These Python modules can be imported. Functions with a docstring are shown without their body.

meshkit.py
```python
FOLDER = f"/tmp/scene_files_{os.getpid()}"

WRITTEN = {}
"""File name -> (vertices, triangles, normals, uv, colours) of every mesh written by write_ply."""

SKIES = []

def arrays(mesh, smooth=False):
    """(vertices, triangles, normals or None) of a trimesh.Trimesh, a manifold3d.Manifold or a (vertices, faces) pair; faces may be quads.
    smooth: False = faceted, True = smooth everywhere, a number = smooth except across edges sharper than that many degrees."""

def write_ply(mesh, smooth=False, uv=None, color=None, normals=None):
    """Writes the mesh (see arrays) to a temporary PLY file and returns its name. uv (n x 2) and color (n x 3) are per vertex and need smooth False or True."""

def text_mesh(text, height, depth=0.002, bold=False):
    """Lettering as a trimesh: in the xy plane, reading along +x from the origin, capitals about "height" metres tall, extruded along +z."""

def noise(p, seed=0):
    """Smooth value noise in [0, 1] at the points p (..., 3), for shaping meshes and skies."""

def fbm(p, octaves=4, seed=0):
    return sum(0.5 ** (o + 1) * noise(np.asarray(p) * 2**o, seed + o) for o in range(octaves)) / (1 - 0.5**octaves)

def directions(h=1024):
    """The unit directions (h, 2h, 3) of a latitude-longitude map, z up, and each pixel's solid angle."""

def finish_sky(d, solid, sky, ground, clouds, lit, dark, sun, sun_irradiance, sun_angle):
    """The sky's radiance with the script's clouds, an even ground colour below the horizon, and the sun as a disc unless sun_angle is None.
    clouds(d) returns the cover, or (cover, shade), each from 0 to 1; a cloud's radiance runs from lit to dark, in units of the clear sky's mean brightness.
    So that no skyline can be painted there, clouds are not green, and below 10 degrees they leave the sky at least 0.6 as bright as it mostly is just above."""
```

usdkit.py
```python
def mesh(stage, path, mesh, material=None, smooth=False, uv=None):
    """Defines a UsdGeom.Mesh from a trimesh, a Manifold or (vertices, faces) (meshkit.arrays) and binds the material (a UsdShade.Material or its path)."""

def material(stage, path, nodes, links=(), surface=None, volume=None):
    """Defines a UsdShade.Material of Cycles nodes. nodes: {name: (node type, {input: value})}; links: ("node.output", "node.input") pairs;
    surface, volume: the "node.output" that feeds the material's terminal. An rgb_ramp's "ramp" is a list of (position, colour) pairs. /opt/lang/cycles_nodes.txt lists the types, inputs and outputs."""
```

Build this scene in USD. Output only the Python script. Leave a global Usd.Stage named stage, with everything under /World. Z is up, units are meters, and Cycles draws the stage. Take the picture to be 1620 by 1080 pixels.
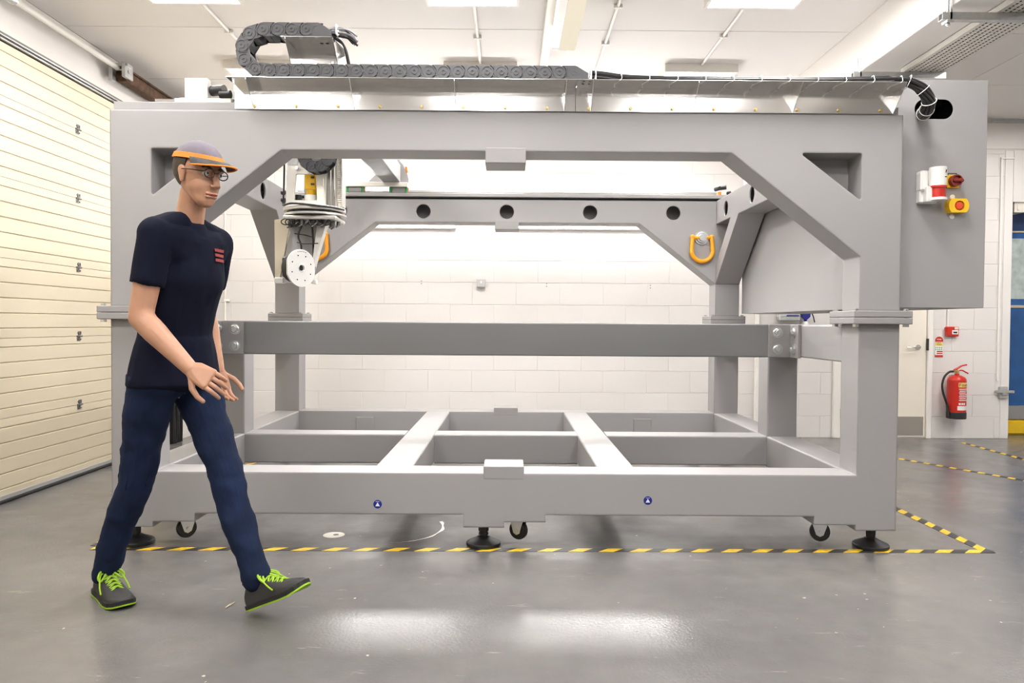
import math, random
import numpy as np, trimesh, usdkit
from manifold3d import Manifold, Mesh as MMesh
from shapely.geometry import Polygon, Point, box as sbox
from shapely.ops import unary_union
from shapely import affinity
import meshkit
from pxr import Usd, UsdGeom, UsdLux, UsdShade, Gf, Sdf, Vt

random.seed(7); rng = np.random.default_rng(7)
stage = Usd.Stage.CreateInMemory()
UsdGeom.SetStageUpAxis(stage, UsdGeom.Tokens.z); UsdGeom.SetStageMetersPerUnit(stage, 1.0)
UsdGeom.Xform.Define(stage, '/World'); UsdGeom.Scope.Define(stage, '/World/Looks')
PI = math.pi

# ---------------------------------------------------------------- camera, light, exposure
EXPOSURE = 2.18
PANEL_E = 9.0          # radiance of the ceiling panels
WALL_LAMP_E = 8.0      # radiance of the wall lamps
H = 1.155
cam = UsdGeom.Camera.Define(stage, '/World/camera')
cam.CreateHorizontalApertureAttr(36.0); cam.CreateVerticalApertureAttr(24.0); cam.CreateFocalLengthAttr(27.0)
cam.CreateClippingRangeAttr(Gf.Vec2f(0.05, 100)); cam.CreateExposureAttr(EXPOSURE)
_Y = np.array([-5., 28., -1215.]); _Y /= np.linalg.norm(_Y)          # room depth axis seen from the camera
_X = np.array([1, -0.0065, 0.]); _X -= _X.dot(_Y) * _Y; _X /= np.linalg.norm(_X)
_Z = np.cross(_X, _Y)
_R = np.stack([_X, _Y, _Z], 1)
m = Gf.Matrix4d(1.0)
for i in range(3): m.SetRow(i, Gf.Vec4d(*map(float, _R[i]), 0))
m.SetRow(3, Gf.Vec4d(0, 0, H, 1))
cam.AddTransformOp().Set(m)

# ---------------------------------------------------------------- helpers
LOOK = {}
def look(name, nodes, links, surface='p.BSDF'):
    LOOK[name] = usdkit.material(stage, '/World/Looks/' + name, nodes, links, surface=surface); return name
def plain(name, col, rough=0.5, metal=0.0, bump=0.0, scale=60, var=0.0, coat=0.0, bevel=0.0, spec=0.5, vscale=3.0):
    nodes = {'p': ('principled_bsdf', {'base_color': col, 'roughness': rough, 'metallic': metal, 'coat_weight': coat, 'specular_ior_level': spec})}
    links = []
    if var or bump: nodes['g'] = ('geometry', {})
    if var:
        nodes['n'] = ('noise_texture', {'scale': vscale, 'detail': 4.0})
        nodes['r'] = ('rgb_ramp', {'ramp': [(0.3, tuple(c * (1 - var) for c in col)), (0.7, tuple(min(1, c * (1 + var)) for c in col))]})
        links += [('g.position', 'n.vector'), ('n.fac', 'r.fac'), ('r.color', 'p.base_color')]
    if bevel: nodes['bv'] = ('bevel', {'samples': 6, 'radius': bevel})
    if bump:
        nodes['n2'] = ('noise_texture', {'scale': scale, 'detail': 3.0}); nodes['b'] = ('bump', {'strength': bump, 'distance': 0.004})
        links += [('g.position', 'n2.vector'), ('n2.fac', 'b.height'), ('b.normal', 'p.normal')]
        if bevel: links.append(('bv.bevel', 'b.normal'))
    elif bevel: links.append(('bv.bevel', 'p.normal'))
    return look(name, nodes, links)
def emit(name, col, e):
    return look(name, {'e': ('emission', {'color': col, 'strength': e})}, [], 'e.emission')

def man(t):
    if isinstance(t, Manifold): return t
    t.merge_vertices()
    return Manifold(MMesh(np.asarray(t.vertices, np.float32), np.asarray(t.faces, np.uint32)))
def tri(mf):
    q = mf.to_mesh(); return trimesh.Trimesh(q.vert_properties[:, :3], q.tri_verts, process=False)
def hullp(pts): return tri(Manifold.hull_points(np.asarray(pts, float)))
def bx(x0, x1, y0, y1, z0, z1, c=0.0):
    lo, hi = np.array([x0, y0, z0], float), np.array([x1, y1, z1], float)
    if c <= 0:
        t = trimesh.creation.box(hi - lo); t.apply_translation((lo + hi) / 2); return t
    pts = []
    for s in np.ndindex(2, 2, 2):
        p = np.where(s, hi, lo); d = np.where(s, -c, c)
        for k in range(3):
            q = p + d; q[k] = p[k]; pts.append(q)
    return hullp(pts)
def align(t, a, b):
    """Places a mesh made along +z from the origin so that it runs from a towards b."""
    a, b = np.asarray(a, float), np.asarray(b, float)
    t.apply_transform(trimesh.geometry.align_vectors([0, 0, 1], b - a)); t.apply_translation(a); return t
def cyl(a, b, r, seg=24, r2=None):
    L = float(np.linalg.norm(np.asarray(b, float) - np.asarray(a, float)))
    return align(tri(Manifold.cylinder(L, r, r if r2 is None else r2, seg)), a, b)
def lathe(prof, a=(0, 0, 0), b=(0, 0, 1), seg=32):
    return align(trimesh.creation.revolve(np.asarray(prof, float), sections=seg), a, b)
def sph(c, r, sub=2, scale=(1, 1, 1)):
    t = trimesh.creation.icosphere(sub, r); t.apply_scale(scale); t.apply_translation(c); return t
def spline(pts, n=8):
    p = np.asarray(pts, float); p = np.vstack([2 * p[0] - p[1], p, 2 * p[-1] - p[-2]]); out = []
    for i in range(1, len(p) - 2):
        for t in np.linspace(0, 1, n, endpoint=False):
            a, b, c, d = p[i - 1:i + 3]
            out.append(0.5 * (2 * b + (c - a) * t + (2 * a - 5 * b + 4 * c - d) * t ** 2 + (3 * b - a - 3 * c + d) * t ** 3))
    return np.array(out + [p[-2]])
def tube(path, r, seg=8, closed=False):
    p = np.asarray(path, float); n = len(p); r = np.broadcast_to(r, n)
    t = np.gradient(p, axis=0)
    if closed: t = np.roll(p, -1, 0) - np.roll(p, 1, 0)
    t /= np.linalg.norm(t, axis=1, keepdims=True)
    u = np.cross(t[0], [0, 0, 1.0]); u = u if np.linalg.norm(u) > 0.1 else np.cross(t[0], [0, 1.0, 0]); V = []
    for i in range(n):
        u = u - t[i] * u.dot(t[i]); u /= np.linalg.norm(u); w = np.cross(t[i], u)
        a = np.linspace(0, 2 * PI, seg, endpoint=False)[:, None]
        V.append(p[i] + r[i] * (np.cos(a) * u + np.sin(a) * w))
    V = np.vstack(V); F = []
    for i in range(n if closed else n - 1):
        for k in range(seg):
            a, b = i * seg + k, i * seg + (k + 1) % seg; j = (i + 1) % n
            c, d = j * seg + k, j * seg + (k + 1) % seg; F += [[a, b, d], [a, d, c]]
    if not closed:
        V = np.vstack([V, p[0], p[-1]]); e = len(V)
        for k in range(seg):
            F += [[e - 2, (k + 1) % seg, k], [e - 1, (n - 1) * seg + k, (n - 1) * seg + (k + 1) % seg]]
    return trimesh.Trimesh(V, F, process=False)
def ext(poly, d, plane='xz', at=0.0):
    """Extrudes a shapely polygon. plane 'xz': polygon (x, z), thickness from y = at to at + d. 'yz': (y, z) along x. 'xy': (x, y) along z."""
    parts = []
    for g in getattr(poly, 'geoms', [poly]):
        t = trimesh.creation.extrude_polygon(g, d, engine='earcut'); v = t.vertices.copy()
        if plane == 'xz': v = np.stack([v[:, 0], at + v[:, 2], v[:, 1]], 1); t.faces = t.faces[:, ::-1]
        elif plane == 'yz': v = np.stack([at + v[:, 2], v[:, 0], v[:, 1]], 1)
        else: v = v + [0, 0, at]
        t.vertices = v; parts.append(t)
    return trimesh.util.concatenate(parts)
def rsec(w, h, r, seg=4):
    return sbox(r, r, w - r, h - r).buffer(r, quad_segs=seg)
def rail(axis, a, b, u0, u1, v0, v1, r=0.012):
    """Hollow-section look: a rounded profile swept along 'x' (u = y, v = z), 'y' (u = x, v = z) or 'z' (u = x, v = y)."""
    s = affinity.translate(rsec(u1 - u0, v1 - v0, r), u0, v0)
    if axis == 'y': return ext(s, b - a, 'xz', a)
    if axis == 'x': return ext(s, b - a, 'yz', a)
    return ext(s, b - a, 'xy', a)
def moved(t, d=(0, 0, 0), rz=0.0, c=(0, 0, 0)):
    t = t.copy()
    if rz: t.apply_transform(trimesh.transformations.rotation_matrix(rz, [0, 0, 1], c))
    t.apply_translation(d); return t

USED, BASE = {}, {}
def free(parent, name):
    k = parent + '/' + name; n = USED.get(k, -1) + 1; USED[k] = n
    return k if n == 0 else f'{k}_{n:03d}'
def tag(prim, label=None, cat=None, group=None, kind=None):
    for k, v in (('label', label), ('category', cat), ('group', group), ('kind', kind)):
        if v: prim.SetCustomDataByKey(k, v)
    return prim
def thing(name, label, cat, loc=(0, 0, 0), rz=0.0, group=None, kind=None):
    path = free('/World', name); x = UsdGeom.Xform.Define(stage, path)
    x.AddTranslateOp().Set(Gf.Vec3d(*map(float, loc)))
    if rz: x.AddRotateZOp().Set(math.degrees(rz))
    BASE[path] = np.array(loc, float); return tag(x.GetPrim(), label, cat, group, kind)
def part(parent, name, meshes, mat, label=None, smooth=30, local=False, kind=None):
    """One Mesh prim under parent (a prim) from world-space pieces; the thing's base is subtracted."""
    t = meshes if not isinstance(meshes, (list, tuple)) else trimesh.util.concatenate([tri(x) if isinstance(x, Manifold) else x for x in meshes])
    if isinstance(t, Manifold): t = tri(t)
    t = t.copy(); pp = str(parent.GetPath()); base = BASE.get(pp, np.zeros(3))
    if not local: t.vertices = t.vertices - base
    path = free(pp, name); BASE[path] = base if not local else np.zeros(3)
    pr = usdkit.mesh(stage, path, t, LOOK[mat], smooth=smooth).GetPrim()
    return tag(pr, label, kind=kind)
def solo(name, meshes, mat, label=None, cat=None, group=None, kind=None, smooth=30):
    return tag(part(stage.GetPrimAtPath('/World'), name, meshes, mat, smooth=smooth), label, cat, group, kind)
def copy(root, loc, label=None, rz=0.0, group=None):
    was = root.GetCustomData(); import re
    x = thing(re.sub(r'_\d{3}$', '', root.GetName()), label or was['label'], was['category'], loc, rz, group or was.get('group'))
    x.GetReferences().AddInternalReference(root.GetPath())
    # the reference brings the source's transform; the local one set above is stronger
    x.SetInstanceable(True); return x

# ---------------------------------------------------------------- materials
GREY = (0.315, 0.306, 0.306)
plain('grey_paint', GREY, 0.42, bevel=0.014, bump=0.03, scale=160)
plain('grey_rail', GREY, 0.42, bump=0.03, scale=160)
plain('cabinet_paint', (0.33, 0.322, 0.322), 0.45, bevel=0.004, bump=0.03, scale=200)
plain('plate_grey', (0.30, 0.29, 0.29), 0.42, bevel=0.004)
plain('beam_grey', (0.215, 0.215, 0.222), 0.4, bump=0.02, scale=150)
plain('zinc', (0.72, 0.74, 0.75), 0.28, 1.0)
plain('galv', (0.55, 0.56, 0.56), 0.42, 1.0, var=0.08, vscale=30)
plain('sheet', (0.82, 0.81, 0.79), 0.16, 0.9)
plain('alu', (0.72, 0.70, 0.66), 0.38, 0.6)
plain('alu_white', (0.72, 0.69, 0.63), 0.5, 0.1)
plain('steel_rail', (0.62, 0.60, 0.58), 0.25, 1.0)
plain('black_rubber', (0.012, 0.012, 0.013), 0.5)
plain('black_plastic', (0.02, 0.02, 0.022), 0.45)
plain('cable_black', (0.018, 0.017, 0.018), 0.4)
plain('cable_grey', (0.25, 0.25, 0.27), 0.4)
plain('chain_grey', (0.07, 0.07, 0.075), 0.48, bump=0.05, scale=300)
plain('chain_dark', (0.02, 0.02, 0.022), 0.5)
plain('wheel_black', (0.01, 0.011, 0.014), 0.35)
plain('tie_white', (0.85, 0.84, 0.82), 0.5)
plain('yellow', (0.80, 0.33, 0.01), 0.35)
plain('yellow_plastic', (0.86, 0.52, 0.01), 0.4)
plain('motor_yellow', (0.72, 0.42, 0.01), 0.4)
plain('red', (0.52, 0.02, 0.012), 0.3)
plain('dark_red', (0.25, 0.02, 0.015), 0.4)
plain('orange_red', (0.72, 0.07, 0.02), 0.4)
plain('white_plastic', (0.78, 0.77, 0.74), 0.45)
plain('cream_plastic', (0.74, 0.70, 0.62), 0.5)
plain('light_grey_plastic', (0.50, 0.50, 0.50), 0.5)
plain('green', (0.015, 0.25, 0.05), 0.45)
plain('orange', (0.85, 0.25, 0.02), 0.5)
plain('brass', (0.6, 0.45, 0.2), 0.35, 1.0)
plain('blue_sheet', (0.012, 0.085, 0.26), 0.4, var=0.25, vscale=4)
plain('blue_dark', (0.01, 0.035, 0.12), 0.45)
plain('clear_sheet', (0.45, 0.52, 0.50), 0.15, var=0.18, vscale=14)
plain('bar_tan', (0.55, 0.45, 0.33), 0.5)
plain('grey_bar', (0.33, 0.32, 0.31), 0.35, 0.5)
plain('yellow_bar', (0.75, 0.48, 0.01), 0.5, var=0.12, vscale=12)
plain('wall_paint', (0.70, 0.67, 0.645), 0.55, bump=0.12, scale=55)
plain('wall_joint', (0.66, 0.63, 0.60), 0.8)
plain('wall_plaster', (0.75, 0.72, 0.69), 0.6, bump=0.03, scale=40)
plain('wall_dark', (0.62, 0.60, 0.58), 0.7)
plain('ceiling_white', (0.725, 0.695, 0.67), 0.7, bump=0.02, scale=30)
plain('seam_dark', (0.25, 0.23, 0.21), 0.9)
plain('door_beige', (0.62, 0.545, 0.405), 0.5, bump=0.06, scale=240)
plain('door_cream', (0.78, 0.72, 0.62), 0.45)
plain('trim_white', (0.80, 0.77, 0.72), 0.45)
plain('tray_zinc', (0.66, 0.635, 0.59), 0.5, 0.25)
plain('hinge_metal', (0.16, 0.155, 0.15), 0.4, 0.7)
plain('kick_metal', (0.45, 0.42, 0.38), 0.4, 0.8)
plain('sealant', (0.33, 0.32, 0.31), 0.8, bump=0.4, scale=90)
plain('rust', (0.09, 0.045, 0.022), 0.75, 0.2, var=0.5, vscale=25, bump=0.4, scale=80)
plain('black_film', (0.012, 0.012, 0.013), 0.25, bump=0.8, scale=25)
plain('sticker_blue', (0.008, 0.015, 0.22), 0.4)
plain('label_yellow', (0.75, 0.6, 0.15), 0.5)
plain('label_white', (0.75, 0.73, 0.7), 0.5)
plain('label_green', (0.05, 0.35, 0.15), 0.5)
emit('panel_glow', (1.0, 0.972, 0.948), PANEL_E)
emit('lamp_glow', (1.0, 0.975, 0.94), WALL_LAMP_E)
emit('tube_glow', (1.0, 0.90, 0.70), 0.20)
plain('block_steel', (0.20, 0.195, 0.19), 0.45, 0.2)
plain('track_dark', (0.17, 0.16, 0.14), 0.5)

# painted concrete floor: grey epoxy, mottled, with pale flecks and scratches
look('floor_paint', {
    'g': ('geometry', {}),
    'n1': ('noise_texture', {'scale': 0.9, 'detail': 6.0, 'roughness': 0.62}),
    'r1': ('rgb_ramp', {'ramp': [(0.3, (0.114, 0.111, 0.110)), (0.55, (0.147, 0.140, 0.135)), (0.75, (0.186, 0.173, 0.158))]}),
    'v': ('voronoi_texture', {'scale': 9.0, 'randomness': 1.0}),
    'nz': ('noise_texture', {'scale': 40.0, 'detail': 3.0}),
    'add': ('math', {'math_type': 'multiply_add', 'value2': 0.34, 'value3': -0.12}),
    'sum': ('math', {'math_type': 'add'}),
    'lt': ('math', {'math_type': 'less_than', 'value2': 0.072}),
    'ms': ('mapping', {'scale': (1.6, 7.0, 1.0), 'rotation': (0, 0, 0.35)}),
    'n3': ('noise_texture', {'scale': 2.6, 'detail': 8.0, 'roughness': 0.7}),
    'r3': ('rgb_ramp', {'ramp': [(0.63, (0, 0, 0)), (0.72, (0.5, 0.5, 0.5))]}),
    'mx': ('math', {'math_type': 'maximum'}),
    'm': ('mix_color', {'b': (0.52, 0.46, 0.38)}),
    'n2': ('noise_texture', {'scale': 2.2, 'detail': 5.0}),
    'r2': ('map_range', {'from_min': 0.3, 'from_max': 0.7, 'to_min': 0.17, 'to_max': 0.30}),
    'n4': ('noise_texture', {'scale': 75.0, 'detail': 2.0}),
    'b': ('bump', {'strength': 0.20, 'distance': 0.004}),
    'p': ('principled_bsdf', {'specular_ior_level': 0.55})},
    [('g.position', 'n1.vector'), ('n1.fac', 'r1.fac'), ('g.position', 'v.vector'), ('g.position', 'nz.vector'), ('nz.fac', 'add.value1'),
     ('v.distance', 'sum.value1'), ('add.value', 'sum.value2'), ('sum.value', 'lt.value1'),
     ('g.position', 'ms.vector'), ('ms.vector', 'n3.vector'), ('n3.fac', 'r3.fac'), ('r3.color', 'mx.value1'), ('lt.value', 'mx.value2'),
     ('r1.color', 'm.a'), ('mx.value', 'm.fac'), ('m.result', 'p.base_color'), ('g.position', 'n2.vector'), ('n2.fac', 'r2.value'), ('r2.result', 'p.roughness'),
     ('g.position', 'n4.vector'), ('n4.fac', 'b.height'), ('b.normal', 'p.normal')])
# black and yellow hazard tape: diagonal bands
look('hazard_tape', {
    'g': ('geometry', {}), 's': ('vector_math', {'math_type': 'dot_product', 'vector2': (6.45, -6.45, 0)}),
    'f': ('math', {'math_type': 'fraction'}), 'l': ('math', {'math_type': 'less_than', 'value2': 0.5}),
    'n': ('noise_texture', {'scale': 30.0, 'detail': 4.0}), 'w': ('rgb_ramp', {'ramp': [(0.35, (0.75, 0.75, 0.75)), (0.6, (1, 1, 1))]}),
    'm': ('mix_color', {'a': (0.025, 0.024, 0.025), 'b': (0.80, 0.52, 0.015)}), 'x': ('mix_color', {'blend_type': 'multiply', 'fac': 1.0}),
    'p': ('principled_bsdf', {'roughness': 0.45})},
    [('g.position', 's.vector1'), ('s.value', 'f.value1'), ('f.value', 'l.value1'), ('l.value', 'm.fac'), ('m.result', 'x.a'), ('g.position', 'n.vector'), ('n.fac', 'w.fac'), ('w.color', 'x.b'), ('x.result', 'p.base_color')])

# ================================================================ ROOM
XL, XR, YF, YB, ZC = -3.22, 7.6, -4.5, 7.9, 3.28
flo = solo('floor', bx(XL - .2, XR + .2, YF - .2, YB + 1.2, -.12, 0), 'floor_paint', 'grey painted concrete floor, scuffed and glossy', 'floor', kind='structure')
# ceiling: boards with recessed joints
ceil = thing('ceiling', 'white boarded ceiling with thin dark joints', 'ceiling', (0, 0, ZC), kind='structure')
part(ceil, 'backing', bx(XL - .2, XR + .2, YF - .2, YB + 1.2, ZC + .012, ZC + .12), 'seam_dark')
ys = [YB] + [6.79 - 1.19 * k for k in range(0, 10)]; ys[-1] = YF
xs = [XL, .265, 2.464, 3.97, 5.8, XR]
for i in range(len(ys) - 1):
    for j in range(len(xs) - 1):
        part(ceil, 'board', bx(xs[j] + .003, xs[j + 1] - .003, ys[i + 1] + .003, ys[i] - .003, ZC, ZC + .012, .002), 'ceiling_white', smooth=False)
# back wall: painted blockwork with real joints; openings for the door and the blue sheet door
wb = thing('wall_back', 'white painted concrete block wall behind the machine', 'wall', (0, YB, 0), kind='structure')
OPX = 5.17
part(wb, 'core', [bx(XL - .2, OPX, YB + .0035, YB + .2, 0, ZC), bx(OPX, XR + .2, YB + .012, YB + .2, 2.45, ZC)], 'wall_joint', smooth=False)
CH, BW = .225, .45
row = 0; z = 0.0
while z < 2.96:
    z1 = min(z + CH, 2.97); x = XL - (0.225 if row % 2 else 0.0) + .14
    while x < OPX - .09:
        a, b = max(x, XL), min(x + BW, OPX - .09)
        if not (z1 < 2.05 and a > 3.30 and b < 4.40) and b - a > .04:
            if z1 <= 2.06 and a < 3.33 < b: b = 3.335
            if z1 <= 2.06 and a < 4.39 < b: a = 4.365
            j = random.uniform(-.0004, .0004)
            part(wb, 'block', bx(a + .0006, b - .0006, YB + j, YB + .03, z + .0018, z1 - .0018, .0018), 'wall_paint', smooth=False)
        x += BW
    z += CH; row += 1
part(wb, 'top_band', bx(XL, XR, YB - .004, YB + .05, 2.98, 3.28), 'wall_plaster')
part(wb, 'end_pier', bx(OPX - .088, OPX, YB - .004, YB + .3, 0, 2.965, .004), 'wall_plaster')
part(wb, 'lintel', bx(OPX + .001, XR, YB - .004, YB + .05, 2.44, 2.965), 'wall_plaster')
# left wall, right wall, wall behind the camera
wl = solo('wall_left', [bx(XL - .2, XL, YF - .2, YB, 0, ZC)], 'wall_plaster', 'white plastered wall above and around the sectional door', 'wall', kind='structure')
wr = solo('wall_right', bx(XR, XR + .2, YF - .2, YB + 1.2, 0, ZC), 'wall_plaster', 'plain white wall far right of the room', 'wall', kind='structure')
wf = solo('wall_front', bx(XL - .2, XR + .2, YF - .2, YF, 0, ZC), 'wall_dark', 'grey shuttered wall behind the viewpoint', 'wall', kind='structure')
# downstand beam under the ceiling on the right
bm = solo('trim_1', bx(2.464, 3.02, YF, YB, 2.945, ZC + .01, .004), 'wall_plaster', 'white boxed-in downstand beam under the ceiling at right', 'beam', kind='structure')
st = solo('trim_2', [bx(3.0, XR, YB - .03, YB - .004, 3.255, 3.28), bx(3.0, XR, YB - .012, YB - .004, 3.24, 3.262)], 'galv', 'thin galvanised angle strip along the top of the back wall', 'trim', kind='structure')
# sectional overhead door on the left wall
d1 = thing('door_1', 'cream ribbed sectional overhead door filling the left wall', 'overhead door', (XL, 4, 0), kind='structure')
DX = -3.20
DY0, DY1 = -1.5, 7.2
zj = [.045] + [.536 + .507 * k for k in range(5)] + [2.90]
for k in range(6):
    z0, z1 = zj[k] + .0005, zj[k + 1] - .0005
    prof = [(0, z0), (.017, z0 + .001)]
    grooves = [g for g in [zj[k + 1] - .507 + .064 + .0965 * q for q in range(5)] if z0 + .02 < g < z1 - .02]
    for g in grooves: prof += [(.018, g - .007), (.010, g - .001), (.010, g + .0015), (.018, g + .0035)]
    prof += [(.017, z1 - .001), (0, z1)]
    pg = Polygon([(DX + .0 + p[0], p[1]) for p in prof] + [(DX - .015, z1), (DX - .015, z0)])
    part(d1, 'door_panel', ext(pg, DY1 - DY0, 'xz', DY0), 'door_beige', smooth=False)
part(d1, 'bottom_rail', bx(DX - .01, DX + .022, DY0, DY1, .018, .052, .003), 'sealant', 'grey speckled bottom rail')
part(d1, 'bottom_seal', tube([(DX + .012, DY0, .014), (DX + .012, DY1, .014)], .016, 10), 'black_rubber', 'black rubber bottom seal')
part(d1, 'head_track', [bx(DX - .01, DX + .03, DY0, DY1, 2.905, 2.955)], 'track_dark', 'dark grey head track')
part(d1, 'track_lip', [bx(DX + .03, DX + .05, DY0, DY1, 2.922, 2.930), bx(DX + .03, DX + .042, DY0, DY1, 2.905, 2.911)], 'galv', 'bright steel track lip')
for yy in (5.70, 3.6, 1.5, -.6):
    for k in range(5):
        zz = zj[k + 1]; x0 = DX + .016
        part(d1, 'hinge', [bx(x0, x0 + .004, yy - .028, yy + .012, zz - .036, zz - .008), bx(x0, x0 + .004, yy - .012, yy + .028, zz + .008, zz + .036),
                           cyl((x0 + .006, yy - .03, zz), (x0 + .006, yy + .034, zz), .006, 10), bx(x0, x0 + .007, yy - .007, yy + .007, zz - .02, zz + .02)] +
             [sph((x0 + .005, yy + q, zz + s * .024), .0055, 1) for s in (-1, 1) for q in (-.016, .016)], 'hinge_metal')
# black plastic-film covered door post in the far corner
pf = []
for k in range(7):
    y0 = 7.24 + .03 * k; pf.append(tube([(DX + .03 + .012 * math.sin(k * 2.1 + q * .7), y0 + .006 * math.cos(q + k), q * .3) for q in range(9)], .017, 8))
solo('film_wrapped_post', [bx(DX - .01, DX + .03, 7.22, 7.46, 0, 2.6)] + pf, 'black_film', 'post wrapped in creased black plastic film beside the cream overhead door', 'post')
# cream pass door in the back wall
d2 = thing('door_2', 'plain cream flush door with lever handle right of the machine', 'door', (3.87, YB, 0), kind='structure')
part(d2, 'door_leaf', bx(3.425, 4.305, YB - .006, YB + .035, .012, 2.03, .003), 'door_cream')
part(d2, 'door_frame', [bx(3.345, 3.42, YB - .03, YB + .04, 0, 2.10, .004), bx(4.31, 4.36, YB - .03, YB + .04, 0, 2.10, .004), bx(3.421, 4.309, YB - .03, YB + .04, 2.035, 2.10, .004)], 'trim_white')
part(d2, 'kick_plate', bx(3.45, 4.285, YB - .009, YB - .005, .03, .225), 'kick_metal', 'brushed metal kick plate')
hd = part(d2, 'lever_handle', [cyl((4.215, YB - .006, .942), (4.215, YB - .016, .942), .026, 20), cyl((4.215, YB - .01, .942), (4.215, YB - .055, .942), .010, 12), tube([(4.215, YB - .05, .942), (4.19, YB - .055, .942), (4.10, YB - .055, .940), (4.075, YB - .05, .939)], .010, 10)], 'steel_rail', 'satin steel lever handle')
for zz in (.25, 1.02, 1.80): part(d2, 'hinge', bx(3.414, 3.431, YB - .034, YB - .004, zz - .05, zz + .05), 'kick_metal')
part(d2, 'strike_plate', bx(4.303, 4.316, YB - .034, YB - .004, .91, 1.03), 'black_plastic')
# blue sheet door beyond the opening
d3 = thing('door_3', 'blue plastic sheet door with clear window beyond the wall end', 'sheet door', (6.3, YB + .32, 0), kind='structure')
Yd = YB + .30
part(d3, 'upper_sheet', bx(OPX - .3, XR, Yd, Yd + .02, 2.155, 2.45), 'blue_dark')
part(d3, 'window_sheet', bx(OPX - .3, XR, Yd, Yd + .02, 1.455, 2.10), 'clear_sheet', 'creased translucent window strip')
part(d3, 'lower_sheet', bx(OPX - .3, XR, Yd, Yd + .02, .315, 1.455), 'blue_sheet')
part(d3, 'window_border', bx(OPX - .3, XR, Yd - .002, Yd + .022, 2.10, 2.155), 'blue_sheet')
for zz, hh in ((2.16, .02), (1.36, .028)): part(d3, 'stiffener_bar', bx(OPX - .3, XR, Yd - .012, Yd + .02, zz, zz + hh, .003), 'bar_tan')
part(d3, 'bottom_rail', bx(OPX - .3, XR, Yd - .02, Yd + .03, .165, .315, .006), 'grey_bar')
part(d3, 'bottom_skirt', bx(OPX - .3, XR, Yd - .025, Yd + .035, .0, .16, .02), 'yellow_bar', 'yellow padded bottom edge')
part(d3, 'reveal', bx(OPX - .4, XR + .2, YB + .6, YB + .7, 0, ZC), 'wall_plaster')
solo('latch_box', [bx(OPX - .115, OPX - .03, YB - .035, YB - .004, .42, .54, .004), bx(OPX - .16, OPX + .03, YB - .05, YB - .02, .475, .505, .004), cyl((OPX - .17, YB - .035, .49), (OPX - .11, YB - .035, .49), .01, 8), bx(OPX - .10, OPX - .045, YB - .055, YB - .03, .45, .52, .006)], 'galv', 'small galvanised latch on the wall end beside the blue sheet door', 'latch')
solo('door_bracket', [bx(OPX + .03, OPX + .14, YB + .02, YB + .29, 2.335, 2.45, .004), bx(OPX + .06, OPX + .08, YB + .01, YB + .02, 2.36, 2.42)], 'cream_plastic', 'cream mounting box above the blue sheet door', 'bracket')
solo('door_casing', [bx(5.03, 5.05, YB - .02, YB - .005, .60, 2.885, .002), bx(5.03, 5.17, YB - .02, YB - .003, 2.875, 2.89, .002)], 'trim_white', 'thin painted edge strip on the wall end', 'trim')

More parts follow.
